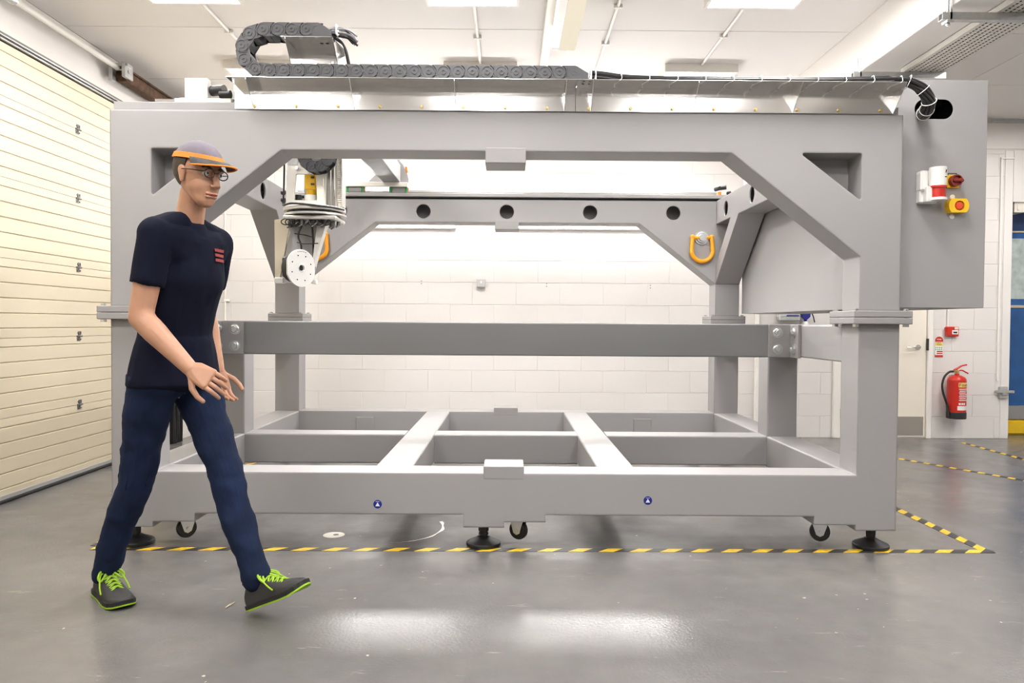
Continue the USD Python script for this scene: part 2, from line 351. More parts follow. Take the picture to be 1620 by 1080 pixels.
# ================================================================ LAMPS
def light_panel(x, y, label, grp=None):
    t = thing('ceiling_light', label, 'ceiling light', (x, y, ZC), group=grp); w = .298
    fr = unary_union([sbox(-w, -w, w, w)]).difference(sbox(-w + .018, -w + .018, w - .018, w - .018))
    f = ext(fr, .068, 'xy', -.068); part(t, 'frame', f, 'trim_white', local=True)
    part(t, 'diffuser', bx(-w + .018, w - .018, -w + .018, w - .018, -.064, -.058), 'panel_glow', 'glowing white diffuser', local=True)
    part(t, 'back_tray', bx(-w + .018, w - .018, -w + .018, w - .018, -.02, -.0), 'trim_white', local=True)
    return t
PX = (-2.03, -.245, 1.555); PY = (6.585, 4.745, 3.29, 1.45, -.40)
proto = light_panel(PX[0], PY[1], 'square LED ceiling panel at the top left, above the cable chain loop')
pl = {(0, 0): 'square LED ceiling panel partly hidden behind the looped cable chain', (1, 0): 'square LED ceiling panel showing just above the straight run of cable chain', (2, 0): 'square LED ceiling panel just above the cable run, near the downstand beam',
      (1, 1): 'square LED ceiling panel at the top centre, left of the hanging tube light', (2, 1): 'square LED ceiling panel at the top right, next to the downstand beam'}
for j, y in enumerate(PY):
    for i, x in enumerate(PX + ((4.95,), (3.42, 5.2), (5.2,), (5.2,), (5.2,))[j]):
        if (i, j) == (0, 1): continue
        copy(proto, (x, y, ZC), pl.get((i, j), 'square LED ceiling panel outside the view'), group=None if (i, j) in pl else 'ceiling panels outside the view')
# conduits on the ceiling
def conduit(label, pts, r=.011, clips=()):
    t = thing('conduit', label, 'conduit', pts[0])
    part(t, 'pipe', tube(pts, r, 10), 'trim_white')
    for c in clips: part(t, 'clip', bx(c[0] - .03, c[0] + .03, c[1] - .012, c[1] + .012, c[2] - .004, c[2] + .022, .003), 'trim_white')
conduit('thin white conduit between the two left ceiling panels', [(-2.05, 5.05, ZC - .012), (-2.05, 6.28, ZC - .012)], clips=[(-2.05, 5.65, ZC - .022)])
conduit('thin white conduit between the two middle ceiling panels', [(-.245, 5.05, ZC - .012), (-.245, 6.28, ZC - .012)], clips=[(-.245, 5.72, ZC - .022)])
conduit('thin white conduit between the two right ceiling panels', [(1.555, 5.05, ZC - .012), (1.555, 6.28, ZC - .012)], clips=[(1.555, 5.66, ZC - .022)])
conduit('thin white conduit on the ceiling right of the hanging tube light', [(.712, YF, ZC - .012), (.712, 6.9, ZC - .012), (.712, 7.85, ZC - .012)], clips=[(.712, 5.15, ZC - .022), (.712, 5.82, ZC - .022)])
# hanging tube light with its trunking
tl = thing('tube_light', 'long tube light with yellowed diffuser hanging under white trunking', 'tube light', (.36, 4.6, ZC))
part(tl, 'body', bx(.285, .355, 3.95, 5.47, 3.10, 3.17, .006), 'trim_white')
part(tl, 'end_cap', bx(.29, .35, 5.46, 5.485, 3.102, 3.125), 'black_plastic')
s = affinity.translate(sbox(-.042, -.032, .042, .032).buffer(.016), .40, 3.135)
part(tl, 'diffuser', ext(s, 1.52, 'xz', 3.95), 'tube_glow', 'yellowed prismatic diffuser')
for yy in (4.15, 5.25): part(tl, 'hanger', cyl((.32, yy, 3.16), (.32, yy, 3.25), .006, 8), 'zinc')
solo('trunking', bx(.235, .30, YF, YB - .01, 3.215, 3.278, .003), 'trim_white', 'white square trunking along the ceiling above the tube light', 'trunking')
# wall lamps on the back wall, mostly behind the rear portal beam
for x0, x1, lab in ((-1.84, -.545, 'bright wall lamp behind the rear beam, left one'), (.06, 1.775, 'bright wall lamp behind the rear beam, right and longer one')):
    t = thing('wall_lamp', lab, 'wall lamp', ((x0 + x1) / 2, YB, 2.12))
    part(t, 'housing', bx(x0, x1, YB - .05, YB - .006, 2.118, 2.41, .012), 'white_plastic')
    part(t, 'diffuser', bx(x0 + .012, x1 - .012, YB - .062, YB - .046, 2.13, 2.398, .008), 'lamp_glow', 'glowing diffuser')

# ================================================================ CABLE TRAY on the right
ct = thing('cable_tray', 'perforated galvanised cable tray hung under the white beam at right', 'cable tray', (2.85, 4, 2.9))
slots = []
for i in range(7):
    xx = 2.742 + i * .0355
    for k in range(150):
        yy = 1.0 + k * .030 + (.015 if i % 2 else 0)
        if yy < 5.30: slots.append(sbox(xx - .006, yy, xx + .006, yy + .020))
base = sbox(2.71, .9, 2.99, 5.36).difference(unary_union(slots))
part(ct, 'tray_bed', ext(base, .0016, 'xy', 2.905), 'tray_zinc', smooth=False)
for x0 in (2.708, 2.9895): part(ct, 'side_flange', bx(x0, x0 + .0025, .9, 5.36, 2.905, 2.94), 'tray_zinc')
tc = thing('tray_cables', 'dark cables lying in the perforated tray, showing through its slots', 'cables', (2.85, 4, 2.91))
for k in range(9): part(tc, 'cable', tube([(2.735 + .0285 * k + .003 * math.sin(q * 1.7 + k), .95 + .34 * q, 2.9205) for q in range(14)], .0132, 8), 'black_plastic')
for yy, x1, lab in ((5.33, 2.995, 0), (4.32, 3.25, 0), (2.6, 3.25, 0)):
    stt = thing('strut_channel', ['galvanised strut channel carrying the near end of the tray', 'galvanised strut channel at the far end of the cable tray'][yy > 5] if yy > 3 else 'galvanised strut channel outside the view', 'strut', (2.7, yy, 2.88))
    x0 = 2.36 if yy > 5 else 2.40
    u = sbox(0, 0, .041, .041).difference(sbox(.003, .003, .038, .05)).union(sbox(0, .036, .012, .041)).union(sbox(.029, .036, .041, .041))
    part(stt, 'channel', ext(affinity.translate(u, yy - .02, 2.862), x1 - x0, 'yz', x0), 'galv')
    part(stt, 'beam_clamp', [bx(x0 + .02, x0 + .06, yy - .03, yy + .03, 2.845, 2.862, .003), bx(x0 + .045, x0 + .055, yy - .02, yy + .02, 2.85, 2.99), cyl((x0 + .04, yy, 2.83), (x0 + .04, yy, 3.0), .006, 8), cyl((x0 + .04, yy, 2.835), (x0 + .04, yy, 2.85), .014, 6)], 'zinc')

# ================================================================ LEFT CEILING: white pipe and rusty beam
pp = thing('heating_pipe', 'white painted pipe running along the top of the left wall', 'pipe', (-3.12, 4, 3.165))
part(pp, 'pipe', tube([(-3.12, -1, 3.165), (-3.12, 6.16, 3.165)], .021, 14), 'trim_white')
part(pp, 'collar', cyl((-3.12, 4.80, 3.165), (-3.12, 4.88, 3.165), .032, 16), 'zinc')
rb = thing('rusty_beam', 'rusty brown steel section in the top left corner behind the white pipe', 'steel section', (-3.1, 7, 3.12))
part(rb, 'section', [bx(-3.16, -3.06, 6.2, 7.88, 3.075, 3.16, .01), bx(-3.17, -3.05, 6.24, 7.88, 3.16, 3.172)], 'rust')
part(rb, 'end_bracket', [bx(-3.19, -3.03, 6.14, 6.22, 3.175, 3.20, .003), bx(-3.075, -3.045, 6.13, 6.26, 3.09, 3.21, .003), cyl((-3.05, 6.18, 3.14), (-3.035, 6.18, 3.14), .014, 8), bx(-3.18, -3.15, 6.13, 6.2, 3.06, 3.20, .003)], 'galv')
#__MACHINE__
# ================================================================ MACHINE FRAME
Y0, Y1, YM, YR = 3.88, 4.08, 5.235, 6.60            # front face, back of the front portal, mid posts, rear portal
XO0, XI0, XI1, XO1 = -2.005, -1.80, 1.772, 1.977    # outer and inner faces of the columns
ZR0, ZR1, ZF0, ZF1, ZB, ZT = .185, .396, 1.165, 1.232, 2.02, 2.216
mf = thing('machine_frame', 'large grey welded steel gantry machine frame standing on black levelling feet', 'machine frame', (0, 5.3, 0))
# upper portals: beam, columns, corner braces in one welded body
def portal(hole):
    p = sbox(XO0, ZF1, XO1, ZT)
    op = Polygon([(XI0 + .0, ZF1 - 1), (XI1, ZF1 - 1), (XI1, 1.505), (1.117, ZB), (-1.148, ZB), (XI0, 1.505)])
    p = p.difference(op)
    if hole:
        for s in (1, -1):
            q = [(1.458, 2.024), (1.772, 2.024), (1.772, 1.785)] if s > 0 else [(-1.49, 2.024), (-1.80, 2.024), (-1.80, 1.785)]
            p = p.difference(Polygon(q).buffer(-.008).buffer(.008))
    return p
pk = [Polygon(q).buffer(.03, join_style='mitre') for q in ([(1.458, 2.024), (1.772, 2.024), (1.772, 1.785)], [(-1.49, 2.024), (-1.80, 2.024), (-1.80, 1.785)])]
fp = [man(ext(portal(True), .2, 'xz', Y0)) + man(ext(pk[0], .044, 'xz', 4.035)) + man(ext(pk[1], .044, 'xz', 4.035))]
part(mf, 'front_portal', fp, 'grey_paint')
rp = man(ext(portal(False), .2, 'xz', YR)) - man(bx(-1.75, 1.72, YR + .012, YR + .188, 2.035, 2.2))
for k in range(-2, 3): rp = rp - man(cyl((-.024 + k * .714, YR - .05, 2.112), (-.024 + k * .714, YR + .06, 2.112), .060, 32))
part(mf, 'rear_portal', rp, 'grey_paint')
for s in (-1, 1):                                     # side beams with their corner braces, drilled on the inner face
    xa, xb = (XI1, XO1) if s > 0 else (XO0, XI0)
    pg = sbox(Y1, ZB, YR, ZT).union(Polygon([(Y1, 1.505), (Y1, 1.66), (4.52, ZB + .01), (4.72, ZB + .01), (4.72, ZB)])).union(Polygon([(YR, 1.505), (YR, 1.66), (6.16, ZB + .01), (5.96, ZB + .01), (5.96, ZB)]))
    b = man(ext(pg, xb - xa, 'yz', xa)) - man(bx(xa + .012, xb - .012, Y1 + .1, YR - .1, 2.035, 2.2))
    xin = xa if s > 0 else xb
    for yy in (4.30, 4.97, 5.64, 6.31): b = b - man(cyl((xin - .05, yy, 2.112), (xin + .05, yy, 2.112), .060, 32))
    part(mf, 'side_beam', b, 'grey_paint')
# lower frame
for ya, lab in ((Y0, 0), (YR, 1)):
    pg = sbox(XO0, .114, XO1, ZF0).difference(sbox(XI0, ZR1, XI1, 3)).difference(sbox(XI0, 0, XI1, ZR0))
    for s in (-1, 1):
        pg = pg.union(sbox(1.560, .142, XI1 + .01, ZR0 + .01) if s > 0 else sbox(XI0 - .01, .142, -1.588, ZR0 + .01))
    pg = pg.union(sbox(-.225, .12, -.018, ZR0 + .01)).union(sbox(-.03, .148, .193, ZR0 + .01))
    part(mf, ('front_base_frame', 'rear_base_frame')[lab], ext(pg, .2, 'xz', ya), 'grey_paint')
for xa, xb in ((XI1, XO1), (XO0, XI0)):
    part(mf, 'side_base_rail', rail('y', Y1, YR, xa, xb, ZR0, ZR1), 'grey_rail')
    part(mf, 'upper_side_rail', rail('y', Y1, YR, xa, xb, .962, 1.162), 'grey_rail')
    part(mf, 'mid_post', rail('z', ZR1, .962, xa, xb, YM, YM + .2), 'grey_rail')
CR = ((-.705, -.505), (.475, .675))
for xa, xb in CR: part(mf, 'cross_rail', rail('y', Y1, YR, xa, xb, ZR0 + .02, ZR1), 'grey_rail')
for xa, xb in ((XI0, CR[0][0]), (CR[0][1], CR[1][0]), (CR[1][1], XI1)): part(mf, 'middle_base_rail', rail('x', xa, xb, YM, YM + .2, ZR0 + .01, ZR1), 'grey_rail')
for ya, y1 in ((Y0, 1), (YR, -1)):                    # locating pads on beam and rails
    part(mf, 'locating_pad', bx(-.124, .081, ya - .001, ya + .201, ZR1 - .03, .432, .003), 'plate_grey')
    part(mf, 'locating_pad', bx(-.124, .081, ya - .001, ya + .201, 1.962, ZB + .02, .003), 'plate_grey')
for x in (-1.235, 1.155): part(mf, 'rail_pad', bx(x - .075, x + .075, YR - .012, YR + .01, .20, .345, .003), 'plate_grey')
# flanges between lower and upper columns, with their bolts
for xc, yc in ((1.872, 3.98), (-1.905, 3.98), (1.872, 6.70), (-1.905, 6.70)):
    for za, zb in ((ZF0, ZF0 + .0335), (ZF0 + .0345, ZF1)): part(mf, 'flange_plate', bx(xc - .148, xc + .148, yc - .148, yc + .148, za, zb, .003), 'plate_grey')
    for sx in (-1, 1):
        for sy in (-1, 1):
            x, y = xc + sx * .126, yc + sy * .122
            part(mf, 'flange_bolt', [cyl((x, y, ZF0 - .014), (x, y, ZF0), .0165, 6), cyl((x, y, ZF0 - .003), (x, y, ZF1 + .012), .009, 10), cyl((x, y, ZF1), (x, y, ZF1 + .009), .014, 6)], 'zinc')
# bolted-in cross beam with its angle brackets
part(mf, 'cross_beam', rail('x', XI0 + .02, XI1 - .02, 4.80, 4.98, .955, 1.163, .010), 'beam_grey', 'darker grey bolted cross beam at mid height')
def hexbolt(c, n, r=.019):
    c, n = np.array(c, float), np.array(n, float)
    return [cyl(c, c + n * .004, .034, 24), lathe([(0, 0), (.028, 0), (.028, .002), (.021, .006), (0, .006)], c + n * .003, c + n * 2, 20), cyl(c + n * .006, c + n * .022, r, 6, r * .93), cyl(c + n * .022, c + n * .0235, r * .7, 12)]
for s in (-1, 1):
    xi = XI1 if s > 0 else XI0
    br = [bx(min(xi, xi - s * .15), max(xi, xi - s * .15), 4.78, 4.80, .957, 1.161, .002), bx(min(xi, xi - s * .018), max(xi, xi - s * .018), 4.645, 4.80, .957, 1.161, .002)]
    part(mf, 'angle_bracket', br, 'plate_grey')
    for zz in (1.112, 1.008):
        part(mf, 'bracket_bolt', hexbolt((xi - s * .098, 4.78, zz), (0, -1, 0)), 'zinc', smooth=20)
        part(mf, 'bracket_bolt', hexbolt((xi - s * .018, 4.715, zz), (-s, 0, 0)), 'zinc', smooth=20)
# levelling feet and castors
def foot(x, y, zt):
    f = part(mf, 'levelling_foot', [lathe([(0, 0), (.088, 0), (.090, .004), (.090, .016), (.086, .020), (.05, .036), (.034, .044), (.028, .05), (0, .05)], (x, y, .0015), (x, y, 1), 40)], 'black_rubber')
    part(f, 'stem', [cyl((x, y, .045), (x, y, zt), .0205, 20), cyl((x, y, .055), (x, y, .07), .025, 6), cyl((x, y, zt - .045), (x, y, zt), .0265, 6)], 'black_plastic')
def castor(x, y, zt, ang):
    ca, sa = math.cos(ang), math.sin(ang); c = np.array([x + .012 * ca, y + .012 * sa, .081]); ax = np.array([-sa, ca, 0.])
    k = part(mf, 'castor', [bx(x - .045, x + .045, y - .04, y + .04, zt - .004, zt - .0005), cyl((x, y, zt - .016), (x, y, zt - .004), .033, 20)], 'zinc', 'zinc plated swivel castor clear of the floor')
    fk = []
    for s in (-1, 1):
        o = c + ax * s * .021
        pr = Polygon([(-.034, zt - .014 - .081), (.036, zt - .014 - .081), (.016, -.012), (0, -.02), (-.014, -.012)]).buffer(.004)
        t = ext(pr, .003, 'xz', -.0015); t.apply_transform(trimesh.transformations.rotation_matrix(ang, [0, 0, 1])); t.apply_translation(o); fk.append(t)
        fk.append(cyl(o, o + ax * s * .008, .0085, 6))
    part(k, 'fork', fk, 'zinc')
    part(k, 'wheel', lathe([(0, -.016), (.046, -.016), (.051, -.008), (.051, .008), (.046, .016), (0, .016)], c, c + ax, 32), 'wheel_black', 'black rubber wheel')
for yy in (3.985, 6.70):
    foot(1.90, yy, .1145); foot(-1.935, yy, .1145); foot(-.125, yy, .1205)
    castor(1.645, yy, .1425, 2.85); castor(-1.685, yy, .1425, .7); castor(.068, yy, .1485, 2.6)
# blue round stickers with white triangles
for x, z in ((-.66, .236), (.712, .262)):
    s_ = part(mf, 'round_sticker', cyl((x, Y0 - .0012, z), (x, Y0 + .0005, z), .0215, 32), 'sticker_blue', 'blue round sticker with white triangle')
    part(s_, 'triangle_mark', [ext(Polygon([(x - .0115, z - .010), (x + .0115, z - .010), (x, z + .010)]), .001, 'xz', Y0 - .002), bx(x - .010, x + .010, Y0 - .002, Y0 - .001, z + .0125, z + .0145)], 'label_white', smooth=False)
# machined pads that carry the rails, and the rails themselves
for ya, yb, zz in ((3.908, 4.06, ZT + .006), (6.565, 6.76, ZT + .017)):
    part(mf, 'rail_seat', bx(-2.0, 1.968, ya, yb, zz, 2.263, .002), 'plate_grey', 'machined strip under the linear rail')
    if ya > 5: part(mf, 'rail_seat_packing', bx(-2.0, 1.96, YR + .02, YR + .16, ZT - .002, zz + .001), 'black_plastic')
    else: part(mf, 'rail_seat_packing', bx(-2.0, 1.96, 3.92, 4.05, ZT - .002, zz + .001), 'black_plastic')
RY = (3.985, 6.64)
for y in RY:
    p = Polygon([(y - .0175, 2.262), (y + .0175, 2.262), (y + .0175, 2.272), (y + .012, 2.278), (y + .0175, 2.284), (y + .0175, 2.294), (y - .0175, 2.294), (y - .0175, 2.284), (y - .012, 2.278), (y - .0175, 2.272)])
    part(mf, 'linear_rail', ext(p, 3.6, 'yz', -1.82), 'steel_rail', 'bright ground linear rail')
# lifting rings on the rear corner braces
def ring(x, label):
    t = thing('lifting_ring', label, 'lifting ring', (x, YR, 1.9)); z, y = 1.902, YR - .02
    part(t, 'bolt', [cyl((x, YR, z), (x, YR - .012, z), .06, 32), cyl((x, YR - .012, z), (x, YR - .03, z), .05, 32, .044), cyl((x, YR - .03, z), (x, YR - .055, z), .03, 24), cyl((x, YR - .055, z), (x, YR - .057, z), .013, 6)], 'zinc', 'zinc plated bolt and washer')
    u = [(x - .082, y - .0, z + .004), (x - .086, y - .004, z - .05), (x - .09, y - .008, z - .115)]
    u += [(x - .09 * math.cos(a), y - .01, z - .115 - .088 * math.sin(a)) for a in np.linspace(.2, PI - .2, 11)]
    u += [(x + .09, y - .008, z - .115), (x + .086, y - .004, z - .05), (x + .082, y, z + .004)]
    part(t, 'shackle', [tube(spline(u, 4), .0185, 14), cyl((x - .09, y, z), (x + .09, y, z), .016, 14), sph((x - .082, y, z + .006), .02), sph((x + .082, y, z + .006), .02)], 'yellow', 'yellow painted shackle')
ring(1.648, 'yellow lifting ring bolted to the right rear corner brace')
ring(-1.645, 'yellow lifting ring on the left rear brace, mostly behind the robot wrist')
# end stops at the rail ends
es = thing('end_stop', 'white end stop block with black buffers at the left front rail end', 'end stop', (-1.6, 3.99, 2.263))
part(es, 'block', [bx(-1.645, -1.53, 3.915, 3.962, 2.2635, 2.385, .002)], 'white_plastic', smooth=False)
part(es, 'buffer', [cyl((-1.52, 3.95, 2.33), (-1.45, 3.93, 2.33), .026, 24), cyl((-1.47, 3.925, 2.306), (-1.415, 3.92, 2.306), .020, 24)], 'black_rubber')
part(es, 'base', [bx(-1.53, -1.412, 3.915, 3.962, 2.2635, 2.285, .002), bx(-1.70, -1.645, 3.92, 3.962, 2.2635, 2.285, .002)], 'cream_plastic')
part(es, 'orange_cap', cyl((-1.68, 3.94, 2.278), (-1.65, 3.94, 2.278), .014, 16), 'orange')
es = thing('end_stop', 'small end stop with black buffers and orange tip at the right rear rail end', 'end stop', (1.8, 6.62, 2.263))
part(es, 'block', bx(1.795, 1.87, 6.6, 6.66, 2.2635, 2.293, .003), 'white_plastic')
part(es, 'buffer', [cyl((1.76, 6.60, 2.315), (1.79, 6.56, 2.32), .017, 18), cyl((1.80, 6.60, 2.328), (1.85, 6.58, 2.332), .019, 18), cyl((1.865, 6.6, 2.282), (1.885, 6.58, 2.284), .016, 18)], 'black_rubber')
part(es, 'orange_tip', [cyl((1.795, 6.59, 2.265), (1.795, 6.59, 2.292), .016, 16)], 'orange')

# ================================================================ CHAIN TROUGH along the front beam
tr = thing('chain_trough', 'long bent sheet metal trough carrying the cable chain on the front beam', 'cable trough', (0, 3.8, 2.23))
YP, YQ, ZS = 3.896, 3.765, 2.3445
for x0, x1 in ((-1.383, .330), (.332, 1.937)):
    part(tr, 'shelf', bx(x0, x1, YQ, YP + .003, ZS, ZS + .0035), 'sheet', smooth=False)
    part(tr, 'back_plate', bx(x0 - .004, x1, YP, YP + .003, 2.2265, ZS), 'sheet', smooth=False)
for gx in (-1.290, -.785, -.275, .272, .405, .92, 1.425, 1.932):
    part(tr, 'gusset', ext(Polygon([(YP, 2.228), (YP, ZS - .0005), (YQ + .004, ZS - .0005), (YQ + .004, ZS - .008)]), .003, 'yz', gx), 'sheet', smooth=False)
for k in range(16):
    x = -1.288 + .2105 * k
    part(tr, 'bolt', [cyl((x, YP, 2.242), (x, YP - .006, 2.242), .0085, 12), cyl((x - .001, YP - .006, 2.243), (x - .001, YP - .012, 2.243), .0055, 6)], 'brass')
for x, y in ((.36, 3.79), (.39, 3.795), (.36, 3.83), (.39, 3.83)): part(tr, 'slot_hole', cyl((x, y, ZS - .0004), (x, y, ZS - .0008), .0065, 6), 'black_plastic')
# upper bracket on the moving carriage
ub = thing('chain_bracket', 'short sheet metal bracket holding the upper end of the looped chain', 'chain bracket', (-.98, 3.85, 2.4))
ZU = 2.5465
part(ub, 'shelf', ext(Polygon([(-1.12, 3.772), (-.872, 3.772), (-.845, 3.948), (-1.115, 3.948)]), .003, 'xy', ZU - .003), 'sheet', smooth=False)
part(ub, 'back_plate', ext(Polygon([(-1.115, 2.357), (-1.115, ZU - .003), (-.845, ZU - .003), (-.83, 2.357)]), .003, 'xz', 3.9455), 'sheet', smooth=False)
for x in (-1.10, -.868): part(ub, 'gusset', ext(Polygon([(3.9455, 2.40), (3.9455, ZU - .004), (3.775, ZU - .004), (3.775, ZU - .012)]), .003, 'yz', x), 'sheet', smooth=False)
for k in range(3): part(ub, 'bolt', cyl((-1.07 + k * .083, 3.9455, 2.475), (-1.07 + k * .083, 3.938, 2.475), .007, 12), 'zinc')
for x in (-.94, -.912): part(ub, 'slot_hole', cyl((x, 3.86, ZU - .0035), (x, 3.86, ZU - .004), .009, 12), 'black_plastic')

# ================================================================ CABLE CHAINS
def chain(t, path, yA, yB, pitch, hh=.033):
    """Links along an x-z path of pivots: nested round side plates, raised bosses, cross bars."""
    for i in range(len(path) - 1):
        a, b = np.array(path[i]), np.array(path[i + 1]); ang = math.atan2(b[1] - a[1], b[0] - a[0]); L = np.hypot(*(b - a))
        pl = unary_union([Point(0, 0).buffer(hh - .001, quad_segs=8), sbox(0, -hh, L, hh)]).difference(Point(L, 0).buffer(hh + .0030, quad_segs=8))
        pl = max(getattr(pl, 'geoms', [pl]), key=lambda g: g.area); front = []; inn = []
        for y, s, ms in ((yA, 1, front), (yB - .007, -1, inn)):
            ms.append(ext(pl, .007, 'xz', y))
            inn.append(ext(sbox(-.01, -hh + .001, L + .008, hh - .001), .003, 'xz', y + (.007 if s > 0 else -.003)))
            yo = y - .0028 if s > 0 else y + .007
            ms.append(ext(Point(0, 0).buffer(.0135, quad_segs=5).difference(Point(0, 0).buffer(.0065, quad_segs=3)), .0028, 'xz', yo))
            ms.append(ext(Point(0, 0).buffer(hh - .003, quad_segs=7).difference(Point(0, 0).buffer(hh - .0075, quad_segs=7)), .0030, 'xz', yo + (.0006 if s > 0 else 0)))
            ms.append(ext(sbox(.034, -.024, .038, .019).union(sbox(.034, .0155, .054, .019)), .0025, 'xz', yo + .0003 * (s > 0)))
        inn.append(ext(sbox(0.004, -hh + .002, .03, hh - .002).difference(sbox(0, -hh + .006, .05, hh - .006)), yB - yA - .018, 'xz', yA + .009))
        c, s = math.cos(ang), math.sin(ang); out = []
        for q in (front, inn):
            m_ = trimesh.util.concatenate(q); v = m_.vertices.copy(); out.append(m_)
            m_.vertices = np.stack([a[0] + c * v[:, 0] - s * v[:, 2], v[:, 1], a[1] + s * v[:, 0] + c * v[:, 2]], 1)
        lk = part(t, 'link', out[0], 'chain_grey', smooth=25); part(lk, 'crossbar', out[1], 'chain_dark', smooth=25)
def walk(pts, pitch):
    p = np.asarray(pts, float); d = np.r_[0, np.cumsum(np.linalg.norm(np.diff(p, axis=0), axis=1))]
    return np.stack([np.interp(np.arange(0, d[-1] + 1e-6, pitch), d, p[:, k]) for k in range(2)], 1)
cc = thing('cable_chain', 'long grey plastic cable chain looping back over the sheet metal trough', 'cable chain', (-.5, 3.82, 2.35))
zl, R_, CA, CB = 2.3815, .0995, 3.775, 3.875
XC = -1.211
path = [(.31, zl), (XC, zl)] + [(XC - R_ * math.sin(a), zl + R_ - R_ * math.cos(a)) for a in np.linspace(0.05, PI, 40)] + [(-.92, zl + 2 * R_)]
chain(cc, walk(path, .0707)[:], CA, CB, .0707)
zu = zl + 2 * R_
lo = unary_union([Point(.31, zl).buffer(.033), Polygon([(.31, zl - .033), (.31, zl + .033), (.325, zl + .03), (.365, zl + .006), (.38, zl - .002), (.38, zl - .033)])])
hi = unary_union([Point(-.945, zu).buffer(.033), Polygon([(-.945, zu - .032), (-.945, zu + .033), (-.905, zu + .015), (-.873, zu - .008), (-.873, zu - .031)])])
for y in (CA - .0015, CB - .0075): part(cc, 'end_bracket', ext(lo, .009, 'xz', y), 'chain_grey'); part(cc, 'end_bracket', ext(hi, .009, 'xz', y), 'chain_grey')
# cable ends leaving the upper end of the chain
ce = thing('cable_ends', 'fan of grey and black cable ends poking from the upper chain end', 'cables', (-.86, 3.83, 2.57))
for k in range(8):
    y, dz = CA + .015 + .010 * k, rng.uniform(-.018, .03); L = rng.uniform(.06, .11)
    part(ce, 'cable', tube(spline([(-.893, y, zu + dz * .3), (-.86, y, zu + dz * .8), (-.86 + L * .6, y + .01, zu + dz - .005), (-.86 + L, y + .03, zu + dz * 1.2 - .03)], 5), .0056, 8), ('cable_grey', 'cable_black')[k % 2])
for k in range(3): part(ce, 'cable', tube(spline([(-.868, CA + .03 + .02 * k, zu - .02), (-.825, CA + .05 + .02 * k, zu - .055), (-.808, CA + .1 + .02 * k, zu - .15), (-.80, 3.93, 2.37)], 5), .0052, 8), 'cable_black')
part(ce, 'cable_tie', bx(-.855, -.848, CA + .005, CB + .005, zu - .02, zu + .03, .002), 'tie_white')
# cable bundle from the chain to the cabinet
cb = thing('cable_bundle', 'tied bundle of black cables running along the trough into the cabinet', 'cables', (1.2, 3.75, 2.33))
core = [(.39, 3.825, 2.384), (.46, 3.825, 2.378), (.58, 3.825, 2.364), (.8, 3.825, 2.359), (1.2, 3.825, 2.360), (1.6, 3.825, 2.361), (1.86, 3.82, 2.368), (1.95, 3.805, 2.361), (2.02, 3.79, 2.320), (2.062, 3.80, 2.262), (2.082, 3.86, 2.235), (2.108, 3.94, 2.240), (2.14, 4.03, 2.268), (2.16, 4.2, 2.28)]
cp = spline(core, 8)
offs = [(-.036, .0), (-.024, .002), (-.012, -.001), (.0, .003), (.012, -.001), (.024, .002), (.036, 0), (-.018, .012), (.006, .012), (.026, .012)]
for k, (dy, dz) in enumerate(offs):
    t = np.gradient(cp, axis=0); t /= np.linalg.norm(t, axis=1, keepdims=True)
    side = np.cross(t, [0, 0, 1.0]); side /= np.linalg.norm(side, axis=1, keepdims=True); up = np.cross(side, t)
    w = np.clip((cp[:, 0:1] - 1.86) / .16, 0, 1)
    ph = k * 2 * PI / len(offs)
    o = side * ((1 - w) * dy * -1 + w * .0235 * math.cos(ph)) + up * ((1 - w) * dz + w * .0235 * math.sin(ph))
    part(cb, 'cable', tube(cp + o, .0075, 8), 'cable_grey' if k in (2,) else 'cable_black')
for k in range(11):
    x = .542 + k * .137
    lp = [(x, 3.772, 2.378), (x, 3.878, 2.378), (x - .004, 3.878, 2.350), (x - .02, 3.878, 2.343), (x - .026, 3.83, 2.343), (x - .006, 3.761, 2.343), (x, 3.761, 2.352)]
    part(cb, 'cable_tie', tube(lp, .0021, 6, closed=True), 'tie_white')
for x in (.392, .415): part(cb, 'cable_tie', bx(x, x + .006, 3.773, 3.877, 2.3485, 2.397, .002), 'tie_white')
for i in (57, 65, 72, 79, 86):
    if i < len(cp) - 1:
        t = cp[i + 1] - cp[i - 1]; t /= np.linalg.norm(t)
        part(cb, 'cable_tie', align(trimesh.creation.torus(.0335, .0022, 24, 6), cp[i], cp[i] + t), 'tie_white')

# ================================================================ ELECTRICAL CABINET
YC = 4.0
cab = thing('electrical_cabinet', 'tall grey electrical cabinet mounted on the right end of the machine frame', 'cabinet', (2.235, 5.3, 1.25))
hole = sbox(2.147, 2.2805, 2.247, 2.2815).buffer(.05, quad_segs=10)
bd = man(bx(1.995, 2.476, YC, 6.58, 1.253, 2.432)) - man(bx(2.01, 2.461, YC + .004, 6.565, 1.268, 2.417)) - man(ext(hole, .05, 'xz', YC - .02))
part(cab, 'body', bd, 'cabinet_paint')
pi_ = part(cab, 'power_inlet', [bx(2.108, 2.15, YC - .055, YC, 1.85, 1.955, .008), bx(2.11, 2.205, YC - .04, YC, 1.79, 1.86, .006), cyl((2.19, YC - .062, 1.868), (2.19, YC - .062, 1.968), .041, 32), bx(2.15, 2.19, YC - .07, YC, 1.885, 1.958, .006), bx(2.128, 2.165, YC - .075, YC - .03, 1.79, 1.87, .004)], 'white_plastic', 'white and red appliance inlet plug')
part(pi_, 'red_collar', [cyl((2.19, YC - .062, 1.812), (2.19, YC - .062, 1.87), .038, 32), lathe([(.036, 0), (.043, 0), (.043, .010), (.036, .010)], (2.19, YC - .062, 1.862), (2.19, YC - .062, 2), 32)], 'red', 'red collar')
part(pi_, 'lid', [cyl((2.19, YC - .062, 1.80), (2.19, YC - .062, 1.813), .044, 32)], 'white_plastic')
